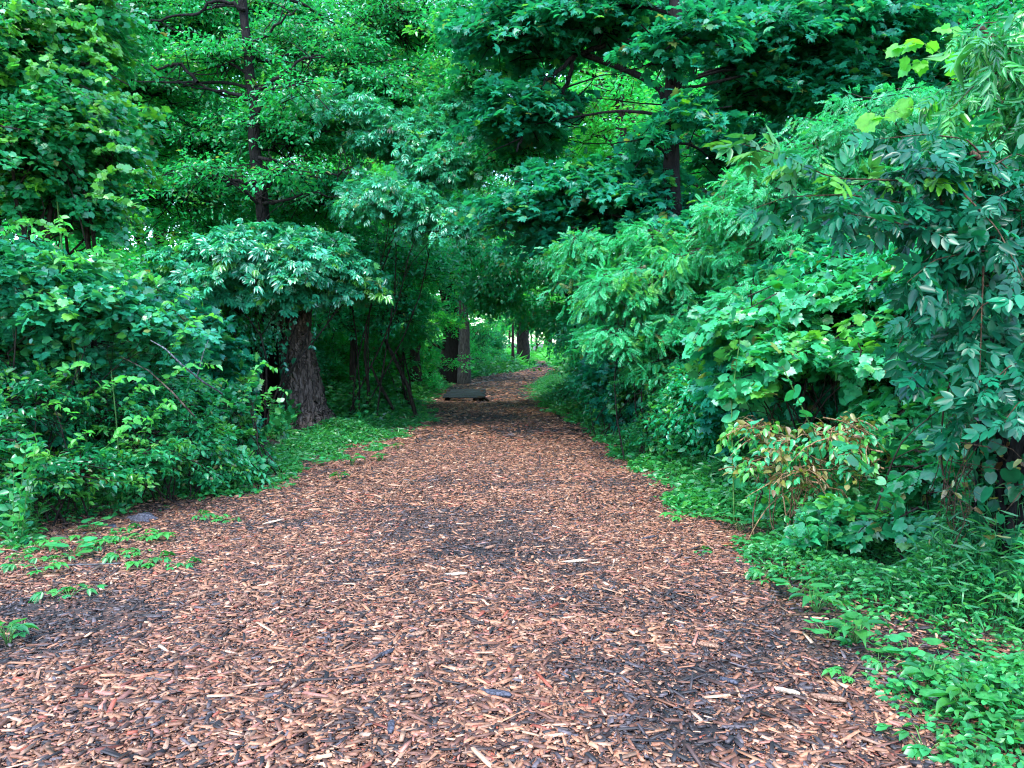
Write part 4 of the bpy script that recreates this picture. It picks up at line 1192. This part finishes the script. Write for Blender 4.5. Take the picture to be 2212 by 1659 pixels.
# bench of weathered planks, sloping toward the viewer
def bench():
    M['plank'] = barkmat('weathered_plank', (.006, .012, .014), (.026, .038, .042), 9, 1, .3, .75)
    D_ = ground_Y(868)
    k = D_ / FD
    g = on(1003, 868, 0)
    t = thing('plank_bench', 'low weathered grey plank bench on log supports at the left side of the trail', 'bench', g)
    W0, W1 = 92 * k, 80 * k
    for i in range(5):
        mb = MB()
        a, b_ = i / 5 + .02, (i + 1) / 5 - .02
        def pt(f, sx, dz):
            wx = (W0 * (1 - f) + W1 * f) / 2
            return np.array([sx * wx + .06 * f + .02 * math.sin(i * 2.3) * sx, -.3 + 1.15 * f, .17 + .21 * f + dz])
        n = 8
        V = []
        for j in range(n + 1):
            s = -1 + 2 * j / n
            sagz = -.012 * (1 - s * s)
            V += [pt(a, s, -.04 + sagz), pt(a, s, 0 + sagz + .004 * math.sin(j * 1.7 + i)), pt(b_, s, 0 + sagz + .004 * math.sin(j + i)), pt(b_, s, -.04 + sagz)]
        l, s_ = [], []
        for j in range(n):
            for q in range(4):
                q2 = (q + 1) % 4
                l += [j * 4 + q, j * 4 + 4 + q, j * 4 + 4 + q2, j * 4 + q2]; s_.append(4)
        l += [0, 1, 2, 3, n * 4 + 3, n * 4 + 2, n * 4 + 1, n * 4]; s_ += [4, 4]
        mb.add(np.array(V) + g, l, s_)
        mb.build('plank', M['plank'], t, g)
    for sx in (-1, 1):
        mb = MB()
        x = sx * W0 * .40
        tube(mb, np.array([[x, -.22, .05], [x + .01, .1, .10], [x, .35, .19], [x - .01, .55, .26]]) + g, [.075, .08, .08, .075], 12, .04)
        mb.build('support_log', M['bark'], t, g)
        mb = MB()
        tube(mb, np.array([[x, .5, -.05], [x, .5, .36]]) + g, [.06, .055], 10, .04)
        mb.build('leg', M['bark'], t, g)
    mb = MB()
    tube(mb, np.array([[W0 * .22, -.2, .08], [W0 * .36, -.24, .15], [W0 * .48, -.22, .14], [W0 * .58, -.2, .02]]) + g, [.04, .05, .05, .035], 8, .05)
    mb.build('bent_branch', M['bark'], t, g)


bench()


# tangle of dead vines in the dark hollow at the lower right
t = thing('dead_vine_tangle', 'tangle of bare brown vines in the dark hollow at the right edge', 'vine', GB(2160, 5.2))
mb = MB(); fo = MB()
for i in range(130):
    a = GB(rng.uniform(2040, 2330), rng.uniform(4.7, 5.8)); bq = P(rng.uniform(2020, 2330), rng.uniform(850, 1150), rng.uniform(4.6, 5.7))
    tube(mb, curve(a, bq, 10, rng.uniform(-.1, .2), .09), np.linspace(rng.uniform(.003, .011), .002, 10), 5)
q = np.array([P(rng.uniform(2040, 2300), rng.uniform(900, 1200), rng.uniform(4.6, 5.5)) for _ in range(260)])
q[:, 2] = np.maximum(q[:, 2], gz(q[:, 0], q[:, 1]) + .05)
put(fo, 'mid', q, rng.standard_normal((260, 3)) - UP, rng.standard_normal((260, 3)) * .6 - np.array([0, 1, 0]), .06 * rng.uniform(.6, 1.3, 260), 0, 1)
mb.build('stem', M['twig'], t, GB(2160, 5.2)); fo.build('dry_leaves', M['deep'], t, GB(2160, 5.2))

# ------------------------------------------------------------------ ground cover
def cover(name, label, cat, region, kind, mat, den, size, hmax, lime=.3, up=.6, hang=.0, stems=False, wilt=0.0):
    """region: list of (y0, y1, inner offset, outer offset, side, density factor)"""
    mb = MB()
    for y0, y1, a, b_, side, df in region:
        n = int((y1 - y0) * (b_ - a) * den * df)
        y = rng.uniform(y0, y1, n); o = rng.uniform(a, b_, n)
        x = (xr(y) + o) if side > 0 else (xl(y) - o)
        cl = fld(x, y, 2.2, 25) + .6 * fld(x, y, 5.5, 30)
        kp = (cl > rng.uniform(-.9, .5, n) + np.clip(.95 - (o - a) * 2.0, -1.2, .95)) & (np.abs(x) < y * .72 + 1.2)
        x, y, o, cl = x[kp], y[kp], o[kp], cl[kp]
        n = len(x)
        H = hmax * np.clip(.15 + (o - a) * .9, .12, 1) * np.clip(.6 + .75 * cl, .2, 1.9)
        h = H * rng.uniform(0, 1, n) ** .55
        z = gz(x, y) + h + .012
        th = rng.uniform(0, 6.28, n)
        d = np.stack([np.cos(th), np.sin(th), rng.uniform(-.35, .5, n) - hang], 1)
        nn = UP * up + .38 * rng.standard_normal((n, 3)) + np.array([0, -.12, 0])
        put(mb, kind, np.stack([x, y, z], 1), d, nn, size * rng.uniform(.55, 1.25, n) * (1 + .02 * y), np.where(rng.uniform(0, 1, n) < lime, .5, .1) * rng.uniform(.3, 1, n), (rng.uniform(0, 1, n) < wilt).astype(float))
        if stems:
            m = max(1, n // 5)
            i = rng.choice(n, m)
            q = np.stack([np.stack([x[i], y[i], gz(x[i], y[i]) - .01], 1), np.stack([x[i] + .02, y[i], gz(x[i], y[i]) + h[i] * .5], 1), np.stack([x[i] + rng.normal(0, .03, m), y[i] + rng.normal(0, .03, m), z[i]], 1)], 1)
            tubes(mb, q, np.full((m, 3), .0022))
    o = mb.build(name, M[mat], None)
    return tag(o, label, cat, kind='stuff')


cover('ground_cover', 'leafy herbs creeping along the right trail edge', 'ground cover',
      [(2.2, 5.5, -.15, 1.8, 1, 1), (5.5, 10, -.1, 1.5, 1, .9), (10, 20, -.1, 1.6, 1, .5), (20, 45, -.1, 2.5, 1, .2)], 'mid', 'herb', 2300, .043, .22, stems=True)
cover('ground_cover', 'bright low weeds between the trail and the shrubs on the right', 'ground cover', [(6.5, 13, -.05, 1.1, 1, 1), (13, 26, -.05, 1.4, 1, .5)], 'fine', 'herb', 900, .075, .3, lime=.4, stems=True)
cover('ground_cover', 'trailing ivy and seedlings under the left brambles', 'ground cover',
      [(5.6, 8.5, -.15, 1.6, -1, .55), (8.5, 14, -.2, 1.5, -1, .7), (14, 26, -.1, 2.2, -1, .5), (26, 45, -.1, 3, -1, .2)], 'mid', 'herb', 1400, .058, .18, stems=True)
cover('stiltgrass', 'soft stiltgrass with narrow blades on the right bank', 'grass',
      [(2.6, 6, .35, 2.6, 1, 1), (6, 12, .2, 2.4, 1, 1), (12, 26, .1, 2.5, 1, .5)], 'blade', 'grassm', 2300, .08, .42, up=.5, stems=True, wilt=.02)
cover('grass', 'short grass patch between the broken trunk and the trail', 'grass',
      [(9.5, 14, -.1, 1.4, -1, .9), (14, 22, -.15, 2.6, -1, .9), (22, 40, -.1, 3.5, -1, .4)], 'blade', 'grassm', 1000, .11, .17, up=.4, lime=.4)
cover('grass', 'bright grass of the clearing at the trail end', 'grass', [(62, 118, -.2, 12, 1, 1), (62, 118, -.2, 8, -1, 1)], 'blade', 'backlit', 60, .4, .6, up=.4, lime=.8)  # daylight of the clearing painted in by the backlit leaf colour
cover('undergrowth', 'bright undergrowth left of the trail around the leaning poles', 'ground cover', [(17, 30, .3, 4.0, -1, 1), (30, 46, .2, 4, -1, .5), (46, 80, .1, 8, -1, .25), (46, 70, .3, 5, 1, .25)], 'mid', 'grassm', 420, .12, .75, up=.6, lime=.3)


# seedlings and small weeds standing singly in the chips
def seedling(kind, mat, n, size, h, spread):
    t = thing('seedling', 'x', 'weed', (0, 0, 0), 'seedlings in the mulch')
    fo, st = MB(), MB()
    for i in range(n):
        a = rng.uniform(0, 6.28); r = spread * rng.uniform(.3, 1)
        e = np.array([r * math.cos(a), r * math.sin(a), h * rng.uniform(.5, 1)])
        tube(st, curve((0, 0, -.01), e, 4, .1, .03), [.0025, .002, .002, .0012], 4)
        put(fo, kind, [e], [[math.cos(a), math.sin(a), .1]], [[0.1 * rng.standard_normal(), -.2, 1]], size * rng.uniform(.7, 1.2), rng.uniform(0, .4))
    st.build('stem', M['stemg'], t); fo.build('foliage', M[mat], t)
    return t


sp = [seedling('creeper_fine', 'herb', 7, .085, .07, .09), seedling('trifoliate', 'herb', 9, .07, .06, .12), seedling('fine', 'grassm', 14, .09, .12, .06), seedling('round', 'pale', 9, .085, .10, .12)]
spk = ['five fingered', 'three leaved', 'narrow leaved', 'broad leaved']
spots = [(20, 1190, 1), (60, 1165, 0), (110, 1185, 0), (160, 1200, 3), (200, 1190, 1), (230, 1180, 0), (260, 1205, 1), (300, 1200, 0), (340, 1215, 1), (30, 1230, 1), (90, 1240, 0), (150, 1290, 1), (10, 1375, 1), (20, 1400, 2), (250, 1170, 1),
         (300, 1175, 0), (200, 1150, 3), (340, 1165, 0), (490, 1130, 1), (440, 1120, 1), (395, 1225, 1), (460, 1130, 0), (735, 1040, 2), (680, 1010, 3), (760, 1010, 2), (820, 1000, 2), (620, 1025, 3), (860, 975, 2), (40, 1210, 0), (120, 1215, 1), (180, 1170, 0), (270, 1150, 1), (80, 1195, 1), (310, 1225, 0),
         (1470, 1130, 0), (1465, 1060, 3), (1530, 1080, 3), (1500, 1045, 3), (1550, 1130, 3), (1600, 1150, 3), (1640, 1195, 3), (1380, 1000, 3), (1350, 980, 3), (1300, 935, 3), (1720, 1290, 3), (1790, 1390, 3), (1760, 1330, 2), (1850, 1400, 2), (1900, 1440, 1), (1960, 1430, 3),
         (2010, 1500, 2), (2050, 1530, 3), (2090, 1560, 2), (2080, 1500, 3), (2140, 1590, 2), (1980, 1540, 1), (2150, 1530, 3), (2120, 1640, 1), (2190, 1620, 2), (2060, 1600, 1), (1520, 1200, 1), (1180, 895, 3), (1230, 905, 3), (1690, 1240, 0), (1650, 1250, 1), (1830, 1470, 0), (2000, 1620, 1), (2180, 1480, 3), (2210, 1560, 3)]
used = set()
for i, (u, v, k) in enumerate(spots):
    o = copy_tree(sp[k]) if k in used else sp[k]
    used.add(k)
    o.location = on(u, v, 0)
    s = rng.uniform(.8, 1.35)
    o.scale = (s, s, s); o.rotation_euler = (0, 0, rng.uniform(0, 6.28))
    if u < 900:
        wh = 'in the mulch at the far left' if u < 180 else 'in the mulch below the left brambles' if u < 560 else 'by the grass beside the broken trunk'
    else:
        wh = 'at the far part of the right trail edge' if v < 1000 else 'at the right trail edge beside the bank' if v < 1260 else 'among the weeds in the lower right corner'
    o['label'] = f'small {spk[k]} green seedling {wh}'
    o['category'] = 'seedling'
    o['group'] = 'seedlings at the trail edges'


# taller weeds standing along both verges
def weed(n, h, kind, mat, size, spread, step):
    t = thing('verge_weed', 'x', 'weed', (0, 0, 0), 'x')
    fo, st = MB(), MB()
    for i in range(n):
        a = rng.uniform(0, 6.28); r = spread * rng.uniform(0, 1)
        e = np.array([r * math.cos(a), r * math.sin(a), h * rng.uniform(.5, 1.1)])
        leafy(fo, st, [e * [.3, .3, 0] - [0, 0, .02], e * [.6, .6, .55], e], .0035, kind, size, step, lime=.15, hang=.1, spread=1.2)
    st.build('stem', M['stemg'], t); fo.build('foliage', M[mat], t)
    return t


wd = [weed(9, .42, 'mid', 'pale', .085, .28, .045), weed(6, .6, 'grape', 'vine', .10, .3, .08), weed(14, .32, 'blade', 'grassm', .085, .22, .03), weed(7, .25, 'round', 'pale', .08, .2, .05), weed(6, .75, 'fine', 'vine', .09, .25, .06)]
WN = ['bushy weed with small oval leaves', 'weed with toothed grape like leaves', 'grassy weed with narrow blades', 'low weed with broad round leaves', 'tall slender weed with pointed leaves']
used = set()
pos = []
for y_ in np.arange(3.6, 20, .23):
    pos.append((1, y_ + rng.uniform(-.1, .1), rng.uniform(.35, 1.9)))
for y_ in np.arange(9.5, 26, .5):
    pos.append((-1, y_ + rng.uniform(-.2, .2), rng.uniform(.7, 2.6)))
for y_ in np.arange(6.5, 10, .4):
    pos.append((-1, y_ + rng.uniform(-.1, .1), rng.uniform(.2, .8)))
for i, (sd, y_, o_) in enumerate(pos):
    k = int(rng.integers(0, 5))
    x_ = float(xr(y_) + o_) if sd > 0 else float(xl(y_) - o_)
    if abs(x_) > y_ * .72: continue
    if k == 1 and y_ < 6: k = 0
    o = copy_tree(wd[k]) if k in used else wd[k]
    used.add(k)
    s_ = rng.uniform(.7, 1.25)
    o.location = (x_, y_, float(gz(x_, y_)) - .01); o.scale = (s_, s_, s_); o.rotation_euler = (0, 0, rng.uniform(0, 6.28))
    side = 'on the right verge' if sd > 0 else 'on the left verge'
    dep = 'nearest the camera' if y_ < 5.5 else 'beside the wilted patch' if y_ < 8 and sd > 0 else 'below the brambles' if y_ < 10 and sd < 0 else 'under the feathery shrub' if y_ < 13 and sd > 0 else 'around the broken trunk' if y_ < 18 and sd < 0 else 'far along the trail'
    o['label'] = f'{WN[k]} {side} {dep}'
    o['group'] = 'weeds along the verges'

# tell look-alikes with the same words apart by their distance
ORD = ['nearest', 'second nearest', 'third nearest', 'fourth nearest', 'fifth nearest', 'sixth nearest', 'seventh nearest', 'eighth nearest', 'ninth nearest', 'tenth nearest']
byl = {}
for o in bpy.data.objects:
    if o.parent is None and o.get('label'): byl.setdefault(o['label'], []).append(o)
for lab, os_ in byl.items():
    if len(os_) < 2: continue
    os_.sort(key=lambda q: q.location.y)
    for r_, o in enumerate(os_):
        if len(os_) == 2: tail = ('nearer', 'farther')[r_]
        elif r_ == len(os_) - 1: tail = 'farthest'
        else: tail = ORD[min(r_, 9)]
        o['label'] = f'{lab}, {tail}'

print('objects', len(bpy.data.objects), 'polys', sum(len(o.data.polygons) for o in bpy.data.objects if o.type == 'MESH'))
